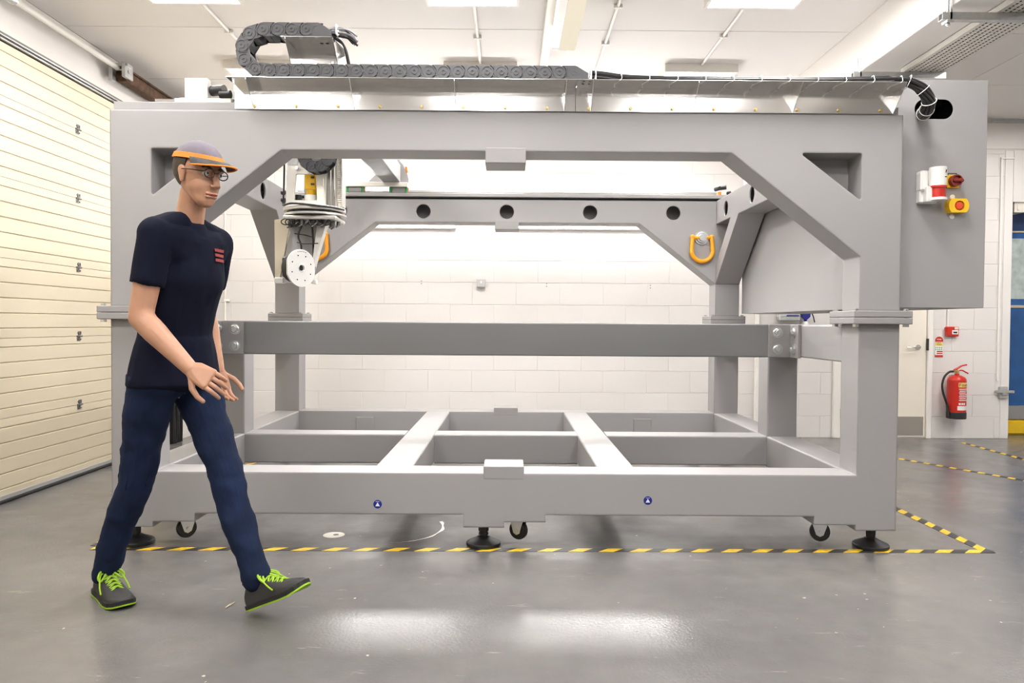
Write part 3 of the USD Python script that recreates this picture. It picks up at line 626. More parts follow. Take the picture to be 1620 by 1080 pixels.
part(pi_, 'print', [ext(Polygon([(2.207, 1.935), (2.212, 1.935), (2.215, 1.95), (2.210, 1.95)]), .001, 'xz', YC - .1005), ext(sbox(2.203, 1.912, 2.215, 1.916), .001, 'xz', YC - .1005)], 'black_plastic')
sw = part(cab, 'isolator_switch', bx(2.262, 2.330, YC - .012, YC, 1.874, 1.940, .002), 'yellow_plastic', 'red rotary switch on a yellow plate', smooth=False)
part(sw, 'knob', [cyl((2.301, YC - .012, 1.908), (2.301, YC - .032, 1.908), .030, 32), lathe([(.024, 0), (.030, 0), (.030, .010), (.024, .010)], (2.301, YC - .032, 1.908), (2.301, YC - 1, 1.908), 32), bx(2.284, 2.338, YC - .046, YC - .03, 1.90, 1.916, .005)], 'dark_red', 'dark red knob')
part(sw, 'nameplate', [ext(sbox(2.276, 1.937, 2.322, 1.952).difference(sbox(2.279, 1.94, 2.319, 1.949)), .002, 'xz', YC - .002)], 'black_plastic')
part(sw, 'position_mark', bx(2.322, 2.327, YC - .0335, YC - .0315, 1.916, 1.922), 'yellow_plastic')
em = part(cab, 'emergency_stop', [ext(unary_union([Point(2.312, 1.778).buffer(.050, quad_segs=10)]).intersection(sbox(2.2, 1.745, 2.45, 1.812)).difference(Point(2.315, 1.778).buffer(.027)).buffer(.002), .045, 'xz', YC - .045), cyl((2.312, YC, 1.778), (2.312, YC - .01, 1.778), .03, 24)], 'yellow_plastic', 'yellow shrouded emergency stop button')
part(em, 'button', [cyl((2.315, YC - .005, 1.778), (2.315, YC - .03, 1.778), .012, 20), lathe([(0, 0), (.019, 0), (.0205, .004), (.0205, .012), (.018, .0165), (0, .018)], (2.315, YC - .028, 1.778), (2.315, 0, 1.778), 28)], 'orange_red', 'red mushroom button')
for z in (1.828, 1.727): part(cab, 'blanking_plug', lathe([(0, 0), (.013, 0), (.013, .003), (.010, .005), (0, .005)], (2.301, YC, z), (2.301, 0, z), 24), 'white_plastic')

# ================================================================ GANTRY BRIDGE
gb = thing('gantry_bridge', 'grey bridge beam crossing the frame on rail carriages, above the robot head', 'gantry bridge', (-1.05, 5.3, 2.26))
part(gb, 'bridge_beam', rail('y', 3.95, 6.60, -1.085, -.936, 2.357, 2.51, .008), 'grey_rail')
for x in (-1.094, -1.106): part(gb, 'side_rail', bx(x, x + .010, 4.0, 6.52, 2.366 + (x < -1.1) * .006, 2.392 - (x < -1.1) * .006, .002), 'steel_rail')
part(gb, 'side_strip', bx(-1.1, -1.0851, 4.0, 6.50, 2.40, 2.414), 'black_plastic')
for y, w in ((3.985, 0), (6.64, 1)):
    part(gb, 'carriage_plate', bx(-1.405, -.872, y - .06, y + .10, 2.318, 2.3565, .003), 'alu_white', 'pale milled carriage plate', smooth=False)
    for xa in (-1.402, -1.03):
        slot = man(bx(xa - .1, xa + .3, y - .0185, y + .0185, 2.2, 2.2948))
        bk = part(gb, 'bearing_block', man(bx(xa + .02, xa + .136, y - .035, y + .035, 2.270, 2.318, .003)) - slot, 'block_steel')
        for x in (xa, xa + .137): part(bk, 'green_seal', man(bx(x, x + .019, y - .0355, y + .0355, 2.268, 2.3178, .002)) - slot, 'green')
        part(bk, 'red_cap', man(bx(xa + .1565, xa + .1605, y - .03, y + .03, 2.272, 2.314)) - slot, 'red')
    part(gb, 'end_plate', [ext(Polygon([(-1.235, 2.357), (-1.16, 2.43), (-1.13, 2.43), (-1.06, 2.357)]), .012, 'xz', y - .02 + w * .04), ext(Polygon([(-1.04, 2.357), (-.872, 2.357), (-.872, 2.42), (-.94, 2.56), (-1.04, 2.56)]), .012, 'xz', y + (.0 if w else -.03))], 'plate_grey')
sc = part(gb, 'sensor_lead', [tube(spline([(-.93, 6.55, 2.53), (-.905, 6.52, 2.50), (-.875, 6.5, 2.475), (-.868, 6.5, 2.44), (-.85, 6.5, 2.37), (-.828, 6.5, 2.315)], 6), .005, 8)], 'cream_plastic')
part(sc, 'orange_sleeve', cyl((-.874, 6.5, 2.465), (-.863, 6.5, 2.42), .009, 12), 'orange')
part(sc, 'connector', [bx(-.885, -.855, 6.48, 6.51, 2.465, 2.50, .003)], 'white_plastic')

# ================================================================ ROBOT HEAD on the bridge
YH = 4.74
rh = thing('robot_head', 'white and beige vertical robot head with round faceplate hanging from the bridge', 'robot head', (-1.23, YH, 1.42))
# upper tower: milled front plate with a window, side plate, slide rails, ball screw
fr = Polygon([(-1.375, 1.862), (-1.352, 2.62), (-1.145, 2.62), (-1.138, 1.862)]).difference(Polygon([(-1.325, 1.905), (-1.312, 2.065), (-1.19, 2.065), (-1.183, 1.905)]).buffer(-.006).buffer(.006))
part(rh, 'front_plate', ext(fr, .016, 'xz', YH), 'alu_white', 'milled white front plate with window')
part(rh, 'side_plate', [bx(-1.375, -1.361, YH + .016, YH + .13, 1.862, 2.06, .002), bx(-1.30, -1.112, YH + .14, YH + .155, 1.86, 2.62, .002)], 'light_grey_plastic')
part(rh, 'cover_panel', bx(-1.36, -1.30, YH - .004, YH - .0005, 2.12, 2.3), 'light_grey_plastic')
part(rh, 'slide_rail', [bx(-1.128, -1.108, YH + .03, YH + .05, 1.87, 2.62, .003), bx(-1.10, -1.088, YH + .03, YH + .05, 1.87, 2.345, .002)], 'steel_rail')
part(rh, 'slide_cover', [bx(-1.138, -1.13, YH, YH + .12, 1.862, 2.62), bx(-1.086, -1.07, YH + .05, YH + .09, 1.87, 2.345, .002)], 'alu')
nt = [bx(-1.062, -1.038, YH + .02, YH + .05, 1.90 + .012 * k, 1.9085 + .012 * k) for k in range(37)]
part(rh, 'toothed_strip', nt + [bx(-1.06, -1.04, YH + .03, YH + .06, 1.87, 2.345)], 'cream_plastic', smooth=False)
part(rh, 'edge_rail', bx(-1.036, -1.026, YH + .0, YH + .09, 1.87, 2.345, .002), 'alu')
mt = part(rh, 'motor', [bx(-1.268, -1.198, YH + .03, YH + .10, 1.975, 2.075, .006), cyl((-1.233, YH + .065, 1.94), (-1.233, YH + .065, 1.98), .03, 24)], 'motor_yellow', 'yellow motor behind the window')
part(mt, 'shaft_housing', [cyl((-1.233, YH + .065, 1.865), (-1.233, YH + .065, 1.945), .040, 28), cyl((-1.233, YH + .065, 1.945), (-1.233, YH + .065, 1.965), .028, 24)], 'white_plastic')
for z in (2.045, 2.003): part(mt, 'connector', bx(-1.226, -1.206, YH + .018, YH + .03, z, z + .010), 'black_plastic')
part(rh, 'valve_block', [bx(-1.325, -1.29, YH + .03, YH + .07, 1.91, 1.945, .003), bx(-1.165, -1.142, YH + .002, YH + .03, 1.955, 2.00, .003)], 'black_plastic')
part(rh, 'clamp_fitting', [bx(-1.172, -1.14, YH - .006, YH + .03, 1.99, 2.04, .004)], 'cream_plastic')
part(rh, 'screw', [cyl((-1.305, YH, 2.10), (-1.305, YH - .012, 2.10), .012, 16)], 'zinc')
# rotary base: stacked round plates
cx, cy = -1.21, YH + .06
part(rh, 'rotary_plate', [lathe([(0, 0), (.186, 0), (.188, .003), (.188, .020), (.185, .024), (0, .024)], (cx, cy, 1.838), (cx, cy, 3), 56)], 'alu_white', 'white round rotary plate')
part(rh, 'rotary_ring', [lathe([(0, 0), (.168, 0), (.168, .018), (0, .018)], (cx, cy, 1.822), (cx, cy, 3), 48)], 'black_plastic', 'dark gap ring')
part(rh, 'lower_plate', [lathe([(0, 0), (.185, 0), (.188, .004), (.188, .012), (0, .012)], (cx + .004, cy, 1.810), (cx + .004, cy, 3), 56)], 'alu', 'lower round plate')
part(rh, 'swivel_deck', bx(-1.365, -1.045, YH - .10, YH + .17, 1.778, 1.80, .006), 'alu')
hs = [(cx - .165, cy - .02, 1.92), (cx - .17, cy - .1, 1.868), (cx - .10, cy - .175, 1.868), (cx - .02, cy - .187, 1.862), (cx + .07, cy - .185, 1.852), (cx + .15, cy - .13, 1.85), (cx + .186, cy - .03, 1.852)]
part(rh, 'hose', [tube(spline(hs, 6), .006, 8), tube(spline([(-1.372, YH - .01, 2.6), (-1.378, YH - .012, 2.3), (-1.382, YH - .012, 2.0), (-1.388, YH - .012, 1.88)], 6), .0055, 8), sph((-1.39, YH, 1.95), .017, 1), sph((-1.39, YH, 1.905), .017, 1)], 'cable_black', 'black hoses')
fits = []
for k in range(26):
    a = PI * 1.02 + k * PI * .96 / 25; rr = .135 + .02 * math.sin(k * 2.7)
    p = np.array([cx + rr * math.cos(a), cy + rr * math.sin(a) * .9, 1.755 + .01 * math.sin(k * 1.7)])
    fits += [cyl(p, p + [0, 0, .03], .009 + .003 * (k % 3 == 0), 8), cyl(p + [.004, -.01, .0], p + [-.012, -.016, -.012], .005, 6)]
part(rh, 'pneumatic_fittings', fits, 'hinge_metal', 'ring of small pneumatic fittings')
loops = [tube([(cx - .12 + .022 * k + .028 * math.cos(a), cy - .13 - .01 * (k % 2), 1.762 + .018 * math.sin(a)) for a in np.linspace(0, 2 * PI, 14)[:-1]], .0032, 6, closed=True) for k in (-1, 0, 2, 4, 6, 8, 10)]
part(rh, 'tubing', loops + [tube(spline([(cx - .05, cy - .10, 1.76), (cx - .07, cy - .11, 1.70), (cx - .075, cy - .1, 1.67), (cx - .06, cy - .1, 1.63), (cx - .06, cy - .09, 1.58)], 6), .0055, 8), tube(spline([(cx + .0, cy - .07, 1.76), (cx + .005, cy - .06, 1.6), (cx + .0, cy - .05, 1.5)], 6), .006, 8), tube(spline([(cx - .11, cy - .06, 1.70), (cx - .04, cy - .07, 1.69), (cx + .01, cy - .07, 1.675)], 5), .003, 6), tube(spline([(cx - .09, cy - .08, 1.645), (cx - .04, cy - .09, 1.635), (cx + .04, cy - .08, 1.64)], 5), .003, 6)], 'cable_black', 'loops of thin black tubing')
# wrist bracket: beige left cheek, grey back plate, slanted right cheek
part(rh, 'left_cheek', ext(Polygon([(-1.445, 1.40), (-1.448, 1.785), (-1.352, 1.80), (-1.425, 1.40)]).buffer(.002), .012, 'xz', YH + .02), 'door_beige', 'beige left cheek plate')
part(rh, 'back_plate', ext(Polygon([(-1.428, 1.40), (-1.355, 1.775), (-1.14, 1.775), (-1.19, 1.55), (-1.22, 1.44), (-1.24, 1.40)]), .012, 'xz', YH + .06), 'light_grey_plastic', 'grey wrist back plate')
part(rh, 'right_cheek', ext(Polygon([(-1.175, 1.775), (-1.118, 1.775), (-1.20, 1.50), (-1.21, 1.50)]), .07, 'xz', YH - .02), 'alu')
for q in (bx(-1.44, -1.385, YH - .02, YH + .03, 1.392, 1.43, .004), bx(-1.215, -1.185, YH - .01, YH + .03, 1.392, 1.42, .003)): part(rh, 'lower_block', q, 'white_plastic')
n = np.array([math.sin(1.0), -math.cos(1.0), 0.]); fc = np.array([-1.255, YH - .10, 1.482])
part(rh, 'wrist_motor', [cyl(fc - n * .075, fc - n * .012, .084, 36), bx(-1.385, -1.345, YH - .05, YH + .03, 1.43, 1.555, .01), cyl(fc - n * .012, fc - n * .005, .090, 36)], 'black_plastic', 'black wrist motor')
fpl = Point(0, 0).buffer(.113, quad_segs=14).intersection(sbox(-.106, -.2, .106, .2)).difference(Point(0, 0).buffer(.019, quad_segs=6))
t = ext(fpl, .012, 'xz', 0.0); t.apply_transform(trimesh.transformations.rotation_matrix(1.0, [0, 0, 1])); t.apply_translation(fc + n * .006)
fpt = part(rh, 'faceplate', t, 'white_plastic', 'white round drilled faceplate')
u_ = np.array([math.cos(1.0), math.sin(1.0), 0.])
hb = [cyl(fc + n * .0062 + u_ * .078 * math.cos(a) + np.array([0, 0, .078 * math.sin(a)]), fc + n * .0068 + u_ * .078 * math.cos(a) + np.array([0, 0, .078 * math.sin(a)]), .0045, 8) for a in np.arange(8) * PI / 4 + .35]
hb += [cyl(fc + n * .0062 + u_ * (.1 * math.cos(a)) + np.array([0, 0, .1 * math.sin(a)]), fc + n * .0068 + u_ * (.1 * math.cos(a)) + np.array([0, 0, .1 * math.sin(a)]), .003, 6) for a in (1.25, 1.4, 1.55, 1.7, 1.85)]
part(fpt, 'drilled_holes', hb, 'black_plastic')
part(fpt, 'bore_ring', align(trimesh.creation.torus(.0215, .003, 28, 8), fc + n * .006, fc + n), 'zinc')
part(fpt, 'bore', cyl(fc - n * .004, fc - n * .002, .0195, 24), 'black_plastic')
# small chain hanging in front of the tower
hc = thing('head_cable_chain', 'small black cable chain bending in a U above the robot head', 'cable chain', (-1.165, YH - .06, 2.05))
Rh, zc = .083, 2.168
path = [(-1.165 - Rh, 2.58), (-1.165 - Rh, zc)] + [(-1.165 - Rh * math.cos(a), zc - Rh * math.sin(a)) for a in np.linspace(.05, PI - .05, 30)] + [(-1.165 + Rh, zc), (-1.165 + Rh, 2.30)]
chain(hc, walk(path, .0698 * .75), YH - .11, YH - .03, .052)
# ================================================================ FLOOR MARKINGS
def tape(label, p, q, w=.055, z=.0012):
    p, q = np.array(p, float), np.array(q, float); d = (q - p) / np.linalg.norm(q - p); n_ = np.array([-d[1], d[0]]) * w / 2
    pg = Polygon([p + n_, q + n_, q - n_, p - n_]); solo('hazard_tape', ext(pg, z, 'xy', .0003), 'hazard_tape', label, 'floor tape', smooth=False)
tape('black and yellow hazard tape on the floor along the front of the machine', (-2.11, 3.885), (2.50, 3.915))
tape('black and yellow hazard tape on the floor along the left side of the machine', (-2.115, 3.93), (-2.09, 6.95), z=.0016)
tape('black and yellow hazard tape on the floor along the right side of the machine', (2.465, 3.89), (2.445, 6.95), z=.0016)
tape('black and yellow hazard tape crossing the floor diagonally by the fire extinguisher', (3.385, 6.72), (4.05, 5.44), w=.05)
tape('black and yellow hazard tape on the floor nearest the blue sheet door', (4.535, 7.62), (4.47, 5.6), w=.05)
# worn patches and a cast disc in the floor
wm = thing('floor_scar', 'pale worn ring with a curved scratch in the floor paint under the machine', 'floor mark', (-.95, 4.15, 0))
part(wm, 'worn_ring', ext(Point(-.945, 4.16).buffer(.058).difference(Point(-.935, 4.165).buffer(.016)), .0006, 'xy', .0002), 'cream_plastic', smooth=False)
arc = [(-.62 + .25 * math.cos(a), 4.32 + .30 * math.sin(a)) for a in np.linspace(-1.9, .45, 22)]
pgs = Polygon([(x, y) for x, y in arc] + [(x + .006 * math.sin(i * 1.3) + .010, y + .004) for i, (x, y) in reversed(list(enumerate(arc)))]).buffer(.002)
part(wm, 'curved_scratch', ext(pgs, .0005, 'xy', .0002), 'cream_plastic', smooth=False)
solo('wood_splinter', tube([(-1.135, 3.075, .004), (-1.128, 3.10, .005), (-1.118, 3.14, .004)], [.002, .004, .0012], 6), 'bar_tan', 'small pale wood splinter on the floor between the two shoes', 'splinter')

# ================================================================ THINGS ON THE BACK WALL
YW = YB - .002
t = thing('wall_sensor', 'small grey square sensor box on the back wall above the cross beam', 'sensor', (-.287, YW, 1.57))
part(t, 'case', bx(-.331, -.243, YW - .035, YW, 1.526, 1.614, .006), 'light_grey_plastic'); part(t, 'lens', bx(-.296, -.278, YW - .038, YW - .034, 1.566, 1.592, .002), 'white_plastic')
t = thing('conduit', 'vertical white conduit on the back wall left of the robot head', 'conduit', (-2.90, YW, 0)); xa = -2.905
part(t, 'pipe', tube([(xa, YW - .014, .05), (xa, YW - .014, 2.97)], .010, 10), 'trim_white')
for z in (.9, 1.375, 2.0): part(t, 'clip', [bx(xa - .012, xa + .045, YW - .026, YW, z - .012, z + .012, .003)], 'trim_white')
t = thing('wall_trunking', 'vertical white trunking strip on the back wall between the right posts', 'trunking', (2.55, YW, 0))
part(t, 'channel', bx(2.53, 2.565, YW - .05, YW - .001, 0, 2.94, .003), 'trim_white')
t = thing('wall_hook', 'small dark hook on the back wall beside the left bracket', 'hook', (-3.02, YW, 1.1))
part(t, 'hook', tube([(-3.06, YW - .03, 1.09), (-3.05, YW - .03, 1.145), (-3.02, YW - .03, 1.16), (-2.985, YW - .03, 1.155), (-2.97, YW - .03, 1.10)], .008, 8), 'black_plastic')
# screw holes left in the wall
for i, (x, z) in enumerate([(-2.30, 1.42), (-2.19, 1.42), (-2.33, 1.25), (-2.15, 1.25), (-2.25, 1.055)]):
    solo('wall_plug', cyl((x, YW, z), (x, YW - .003, z), .006, 8), 'seam_dark', ['old wall plug left of the robot wrist, upper left one', 'old wall plug left of the robot wrist, upper right one', 'old wall plug below the wrist, middle row left', 'old wall plug below the wrist, middle row right', 'old wall plug just above the rear flange at left'][i], 'wall plug')
for i, (x, zz) in enumerate(((-.90, 1.575), (.385, 1.555), (1.452, 1.545))):
    t = thing('wall_plug_pair', 'two old wall plugs one above the other, ' + ('left of the sensor box', 'right of the sensor box', 'near the right rear column')[i], 'wall plugs', (x, YW, zz))
    for dz in (-.014, .014): part(t, 'plug', cyl((x, YW, zz + dz), (x, YW - .003, zz + dz), .006, 8), 'seam_dark')
# dispenser partly hidden behind the cabinet
t = thing('soap_dispenser', 'grey wall dispenser just under the cabinet, behind the right flange', 'dispenser', (2.85, YW, 1.2))
part(t, 'case', bx(2.75, 2.965, YW - .10, YW, 1.232, 1.5, .01), 'light_grey_plastic'); part(t, 'chrome_tray', bx(2.752, 2.963, YW - .104, YW - .01, 1.205, 1.25, .006), 'galv'); part(t, 'blue_strip', bx(2.82, 2.95, YW - .1065, YW - .103, 1.252, 1.262), 'sticker_blue')
t = thing('spray_bottle', 'white spray bottle with blue head hanging beside the wall dispenser', 'bottle', (3.03, YW - .06, 1.2))
part(t, 'bottle', lathe([(0, 0), (.036, 0), (.040, .01), (.040, .06), (.028, .085), (.018, .10), (0, .10)], (3.03, YW - .06, 1.10), (3.03, YW - .06, 3), 24), 'white_plastic')
part(t, 'spray_head', [cyl((3.03, YW - .06, 1.20), (3.03, YW - .06, 1.225), .016, 16), ext(Polygon([(2.985, 1.285), (3.075, 1.285), (3.07, 1.245), (3.04, 1.218), (3.02, 1.218), (2.99, 1.245)]), .05, 'xz', YW - .085)], 'sticker_blue')
part(t, 'trigger', tube([(3.095, YW - .06, 1.285), (3.11, YW - .06, 1.25), (3.125, YW - .06, 1.19)], .006, 8), 'black_plastic')
# red call point, sign, extinguisher
t = thing('fire_call_point', 'small red fire alarm call point on the wall above the extinguisher', 'call point', (4.56, YW, 1.1))
part(t, 'case', [bx(4.49, 4.615, YW - .05, YW, 1.055, 1.155, .008), bx(4.482, 4.50, YW - .04, YW - .01, 1.11, 1.15, .004)], 'red')
part(t, 'window', bx(4.54, 4.603, YW - .053, YW - .049, 1.078, 1.120), 'label_white', smooth=False); part(t, 'flap', bx(4.565, 4.605, YW - .0545, YW - .049, 1.125, 1.150, .003), 'cream_plastic')
part(t, 'print', bx(4.552, 4.592, YW - .0535, YW - .0528, 1.088, 1.104), 'black_plastic')
t = thing('conduit', 'thin conduit dropping to the red fire call point', 'conduit', (4.52, YW, 1.15)); part(t, 'pipe', tube([(4.517, YW - .012, 1.155), (4.517, YW - .012, 2.97)], .009, 8), 'trim_white')
t = thing('extinguisher_sign', 'narrow red, yellow and green extinguisher notice on the wall left of the call point', 'sign', (4.435, YW, .95)); zt = 1.048; yq = YW - .004
part(t, 'plate', ext(unary_union([sbox(4.394, .842, 4.476, 1.02), Point(4.435, 1.012).buffer(.041)]), .004, 'xz', yq), 'label_white', smooth=False)
part(t, 'red_top', ext(unary_union([sbox(4.394, .998, 4.476, 1.012), Point(4.435, 1.012).buffer(.0405).intersection(sbox(4.3, 1.01, 4.5, 1.1))]), .0008, 'xz', yq - .001), 'red', smooth=False)
part(t, 'yellow_band', bx(4.396, 4.474, yq - .001, yq, .958, .995), 'label_yellow', smooth=False)
part(t, 'red_base', bx(4.394, 4.476, yq - .001, yq, .842, .862), 'red', smooth=False)
def text(parent, name, s, h, x, z, y, mat, bold=True, fit=None):
    m_ = meshkit.text_mesh(s, h, .0008, bold); v = m_.vertices.copy(); k = 1.0 if fit is None else fit / np.ptp(v[:, 0]); v[:, 0] = (v[:, 0] - v[:, 0].min()) * k
    m_.vertices = np.stack([x + v[:, 0], y - v[:, 2], z + v[:, 1]], 1); part(parent, name, m_, mat, smooth=False)
text(t, 'word', 'FIRE', .010, 4.412, 1.018, yq - .001, 'label_white', fit=.046); text(t, 'word', 'EXT', .011, 4.414, .980, yq - .001, 'black_plastic', fit=.042); text(t, 'word', 'Foam', .011, 4.410, .963, yq - .001, 'black_plastic', fit=.05)
for k in range(2): part(t, 'green_mark', [bx(4.40 + .019 * j, 4.409 + .019 * j, yq - .001, yq, .932 - .02 * k, .945 - .02 * k) for j in range(4)], 'label_green', smooth=False)
for k in range(2): part(t, 'red_mark', bx(4.412, 4.472, yq - .001, yq, .893 - .02 * k, .904 - .02 * k), 'red', smooth=False)
ex, ey = 4.562, YB - .115
t = thing('fire_extinguisher', 'red foam fire extinguisher with black hose hanging on the white wall', 'fire extinguisher', (ex, ey, .22))
part(t, 'cylinder', lathe([(0, 0), (.088, 0), (.0885, .01), (.0885, .355), (.084, .378), (.07, .395), (.045, .408), (.022, .413), (.022, .43), (0, .43)], (ex, ey, .25), (ex, ey, 3), 40), 'red')
part(t, 'base_skirt', lathe([(0, 0), (.090, 0), (.092, .006), (.092, .062), (.089, .068), (0, .068)], (ex, ey, .222), (ex, ey, 3), 40), 'black_plastic')
part(t, 'valve', [cyl((ex, ey, .675), (ex, ey, .715), .017, 16), bx(ex - .035, ex + .02, ey - .016, ey + .016, .69, .715, .005), cyl((ex - .055, ey, .70), (ex - .03, ey, .70), .010, 12)], 'brass', 'brass valve')
part(t, 'handle', [tube(spline([(ex - .03, ey, .712), (ex + .01, ey, .735), (ex + .05, ey, .758), (ex + .098, ey, .768)], 4), [.012] * 4 + [.010] * 4 + [.008] * 5, 8), tube(spline([(ex, ey, .705), (ex + .05, ey, .712), (ex + .085, ey, .695), (ex + .115, ey, .68)], 4), .007, 8)], 'red', 'red squeeze handle')
part(t, 'hose', tube(spline([(ex - .04, ey, .70), (ex - .09, ey - .02, .695), (ex - .145, ey - .03, .645), (ex - .165, ey - .03, .56), (ex - .15, ey - .03, .47), (ex - .118, ey - .03, .38), (ex - .108, ey - .03, .34)], 6), .0105, 12), 'black_rubber', 'black rubber hose')
part(t, 'nozzle', [cyl((ex - .108, ey - .03, .345), (ex - .102, ey - .03, .245), .012, 14, .017), cyl((ex - .109, ey - .03, .352), (ex - .107, ey - .03, .338), .0145, 14)], 'black_plastic')
def wrap(a0, a1, z0, z1, off):
    A = np.linspace(a0, a1, 16); r_ = .0885 + off; V = [(ex + r_ * math.sin(a), ey - r_ * math.cos(a), z) for z in (z0, z1) for a in A]; n_ = len(A)
    inner = [(ex + .088 * math.sin(a), ey - .088 * math.cos(a), z) for z in (z0, z1) for a in A]
    F = [[i, i + 1, n_ + i + 1] for i in range(n_ - 1)] + [[i, n_ + i + 1, n_ + i] for i in range(n_ - 1)]
    return trimesh.Trimesh(V, F, process=False)
lb = part(t, 'label_panel', wrap(-.34, 1.3, .36, .592, .0006), 'red', 'printed label')
part(lb, 'yellow_title', wrap(-.34, 1.3, .545, .592, .0012), 'label_yellow'); part(lb, 'white_box', wrap(-.42, 1.3, .312, .356, .0012), 'label_white')
ft = meshkit.text_mesh('Foam', .030, .0005, True); v = ft.vertices; a_ = -.28 + (v[:, 0] - v[:, 0].min()) / np.ptp(v[:, 0]) * 1.2
rr = .0885 + .002 + v[:, 2]; ft.vertices = np.stack([ex + rr * np.sin(a_), ey - rr * np.cos(a_), .553 + v[:, 1]], 1); part(lb, 'title_word', ft, 'dark_red', smooth=False)
for k in range(7): part(lb, 'text_line', wrap(-.29 + .05 * (k % 2), .85 - .12 * (k % 3), .522 - .019 * k, .5305 - .019 * k, .0013), 'label_white')
for k in range(3): part(lb, 'pictogram', wrap(-.3 + .27 * k, -.09 + .27 * k, .366, .387, .0014), 'label_white')
part(t, 'wall_hook', bx(ex - .02, ex + .02, ey + .08, YW, .60, .66, .003), 'zinc')

# ================================================================ PERSON walking to the right
plain('skin', (0.46, 0.24, 0.15), 0.5, var=0.06, vscale=20)
plain('shirt_navy', (0.0055, 0.0068, 0.018), 0.9, bump=0.15, scale=220, spec=0.15)
plain('jeans_blue', (0.0085, 0.016, 0.044), 0.9, bump=0.2, scale=260, var=0.2, vscale=9, spec=0.2)
plain('shoe_grey', (0.035, 0.034, 0.034), 0.7, bump=0.2, scale=300)
plain('shoe_black', (0.012, 0.012, 0.012), 0.6)
plain('lime', (0.27, 0.46, 0.01), 0.55)
plain('hair_brown', (0.035, 0.02, 0.012), 0.6, bump=0.5, scale=180)
plain('cap_mauve', (0.16, 0.14, 0.17), 0.85, bump=0.1, scale=260)
plain('cap_orange', (0.85, 0.22, 0.012), 0.6)
plain('eye_white', (0.7, 0.68, 0.65), 0.25); plain('iris', (0.03, 0.02, 0.012), 0.2)
plain('lens_dark', (0.03, 0.032, 0.035), 0.15); plain('logo_red', (0.25, 0.03, 0.025), 0.8)
h_ = np.array([.88, -.475, 0.]); r_v = np.array([-.475, -.88, 0.]); up_ = np.array([0, 0, 1.])
PT = lambda *a: np.array(a, float)
_s = trimesh.creation.icosphere(2, 1.0).vertices
def ell(c, a, b, d, H_=h_, R2=r_v, U=up_): return np.asarray(c) + _s[:, :1] * a * H_ + _s[:, 1:2] * b * R2 + _s[:, 2:] * d * U
def bone(a, ra, b, rb): return Manifold.hull_points(np.vstack([a + _s * ra, b + _s * rb]))
def hull2(*sets): return Manifold.hull_points(np.vstack(sets))
def fuse(ms, L, it=12):
    m_ = ms[0]
    for q in ms[1:]: m_ = m_ + q
    t_ = tri(m_.refine_to_length(L)); t_.merge_vertices(); trimesh.smoothing.filter_taubin(t_, lamb=.5, nu=.53, iterations=it); return t_
pel = PT(-1.36, 3.12, .95); che = PT(-1.305, 3.075, 1.33); upc = PT(-1.285, 3.06, 1.46)
hipR, hipL = pel + .092 * r_v - [0, 0, .03], pel - .092 * r_v - [0, 0, .03]
kneeR, ankR = PT(-1.515, 3.115, .49), PT(-1.69, 3.22, .105)
kneeL, ankL = PT(-1.135, 3.10, .53), PT(-.985, 3.005, .150)
shR, shL = PT(-1.325, 2.892, 1.478), PT(-1.222, 3.218, 1.478)
elR, wrR = PT(-1.372, 2.868, 1.17), PT(-1.168, 2.815, .985)
elL, wrL = PT(-1.31, 3.315, 1.19), PT(-1.235, 3.26, .955)
nk0, nk1 = PT(-1.272, 3.05, 1.50), PT(-1.235, 3.015, 1.65)
def torso(g):
    return [hull2(ell(pel, .105 + g, .160 + g, .11 + g), ell(pel + [.015, -.01, .17], .098 + g, .142 + g, .08 + g)),
            hull2(ell(pel + [.015, -.01, .17], .098 + g, .142 + g, .08 + g), ell(che, .118 + g, .168 + g, .12 + g)),
            hull2(ell(che, .118 + g, .168 + g, .12 + g), ell(upc, .085 + g, .135 + g, .07 + g)),
            hull2(ell(upc, .085 + g, .135 + g, .07 + g), shR + _s * (.052 + g), ell(che + [0, 0, .06], .10 + g, .13 + g, .09 + g)),
            hull2(ell(upc, .085 + g, .135 + g, .07 + g), shL + _s * (.052 + g), ell(che + [0, 0, .06], .10 + g, .13 + g, .09 + g)),
            hull2(nk0 + [0, 0, .05] + _s * (.045 + g * .5), shR + [0, 0, .012] + _s * (.038 + g), upc + _s * .06), hull2(nk0 + [0, 0, .05] + _s * (.045 + g * .5), shL + [0, 0, .012] + _s * (.038 + g), upc + _s * .06),
            hull2(ell(upc, .08 + g, .11 + g, .075 + g), nk0 + _s * (.062 + g))]
def legs(g, toA=1.0):
    o = []
    for hp, kn, an in ((hipR, kneeR, ankR), (hipL, kneeL, ankL)):
        mid = kn + (an - kn) * .35 - h_ * .018
        o += [hull2(ell(pel, .10 + g, .12 + g, .09 + g), hp + _s * (.088 + g)), bone(hp, .084 + g, kn, .053 + g), bone(kn, .053 + g, mid, .053 + g), bone(mid, .053 + g, an, .038 + g * 1.3)]
    return o
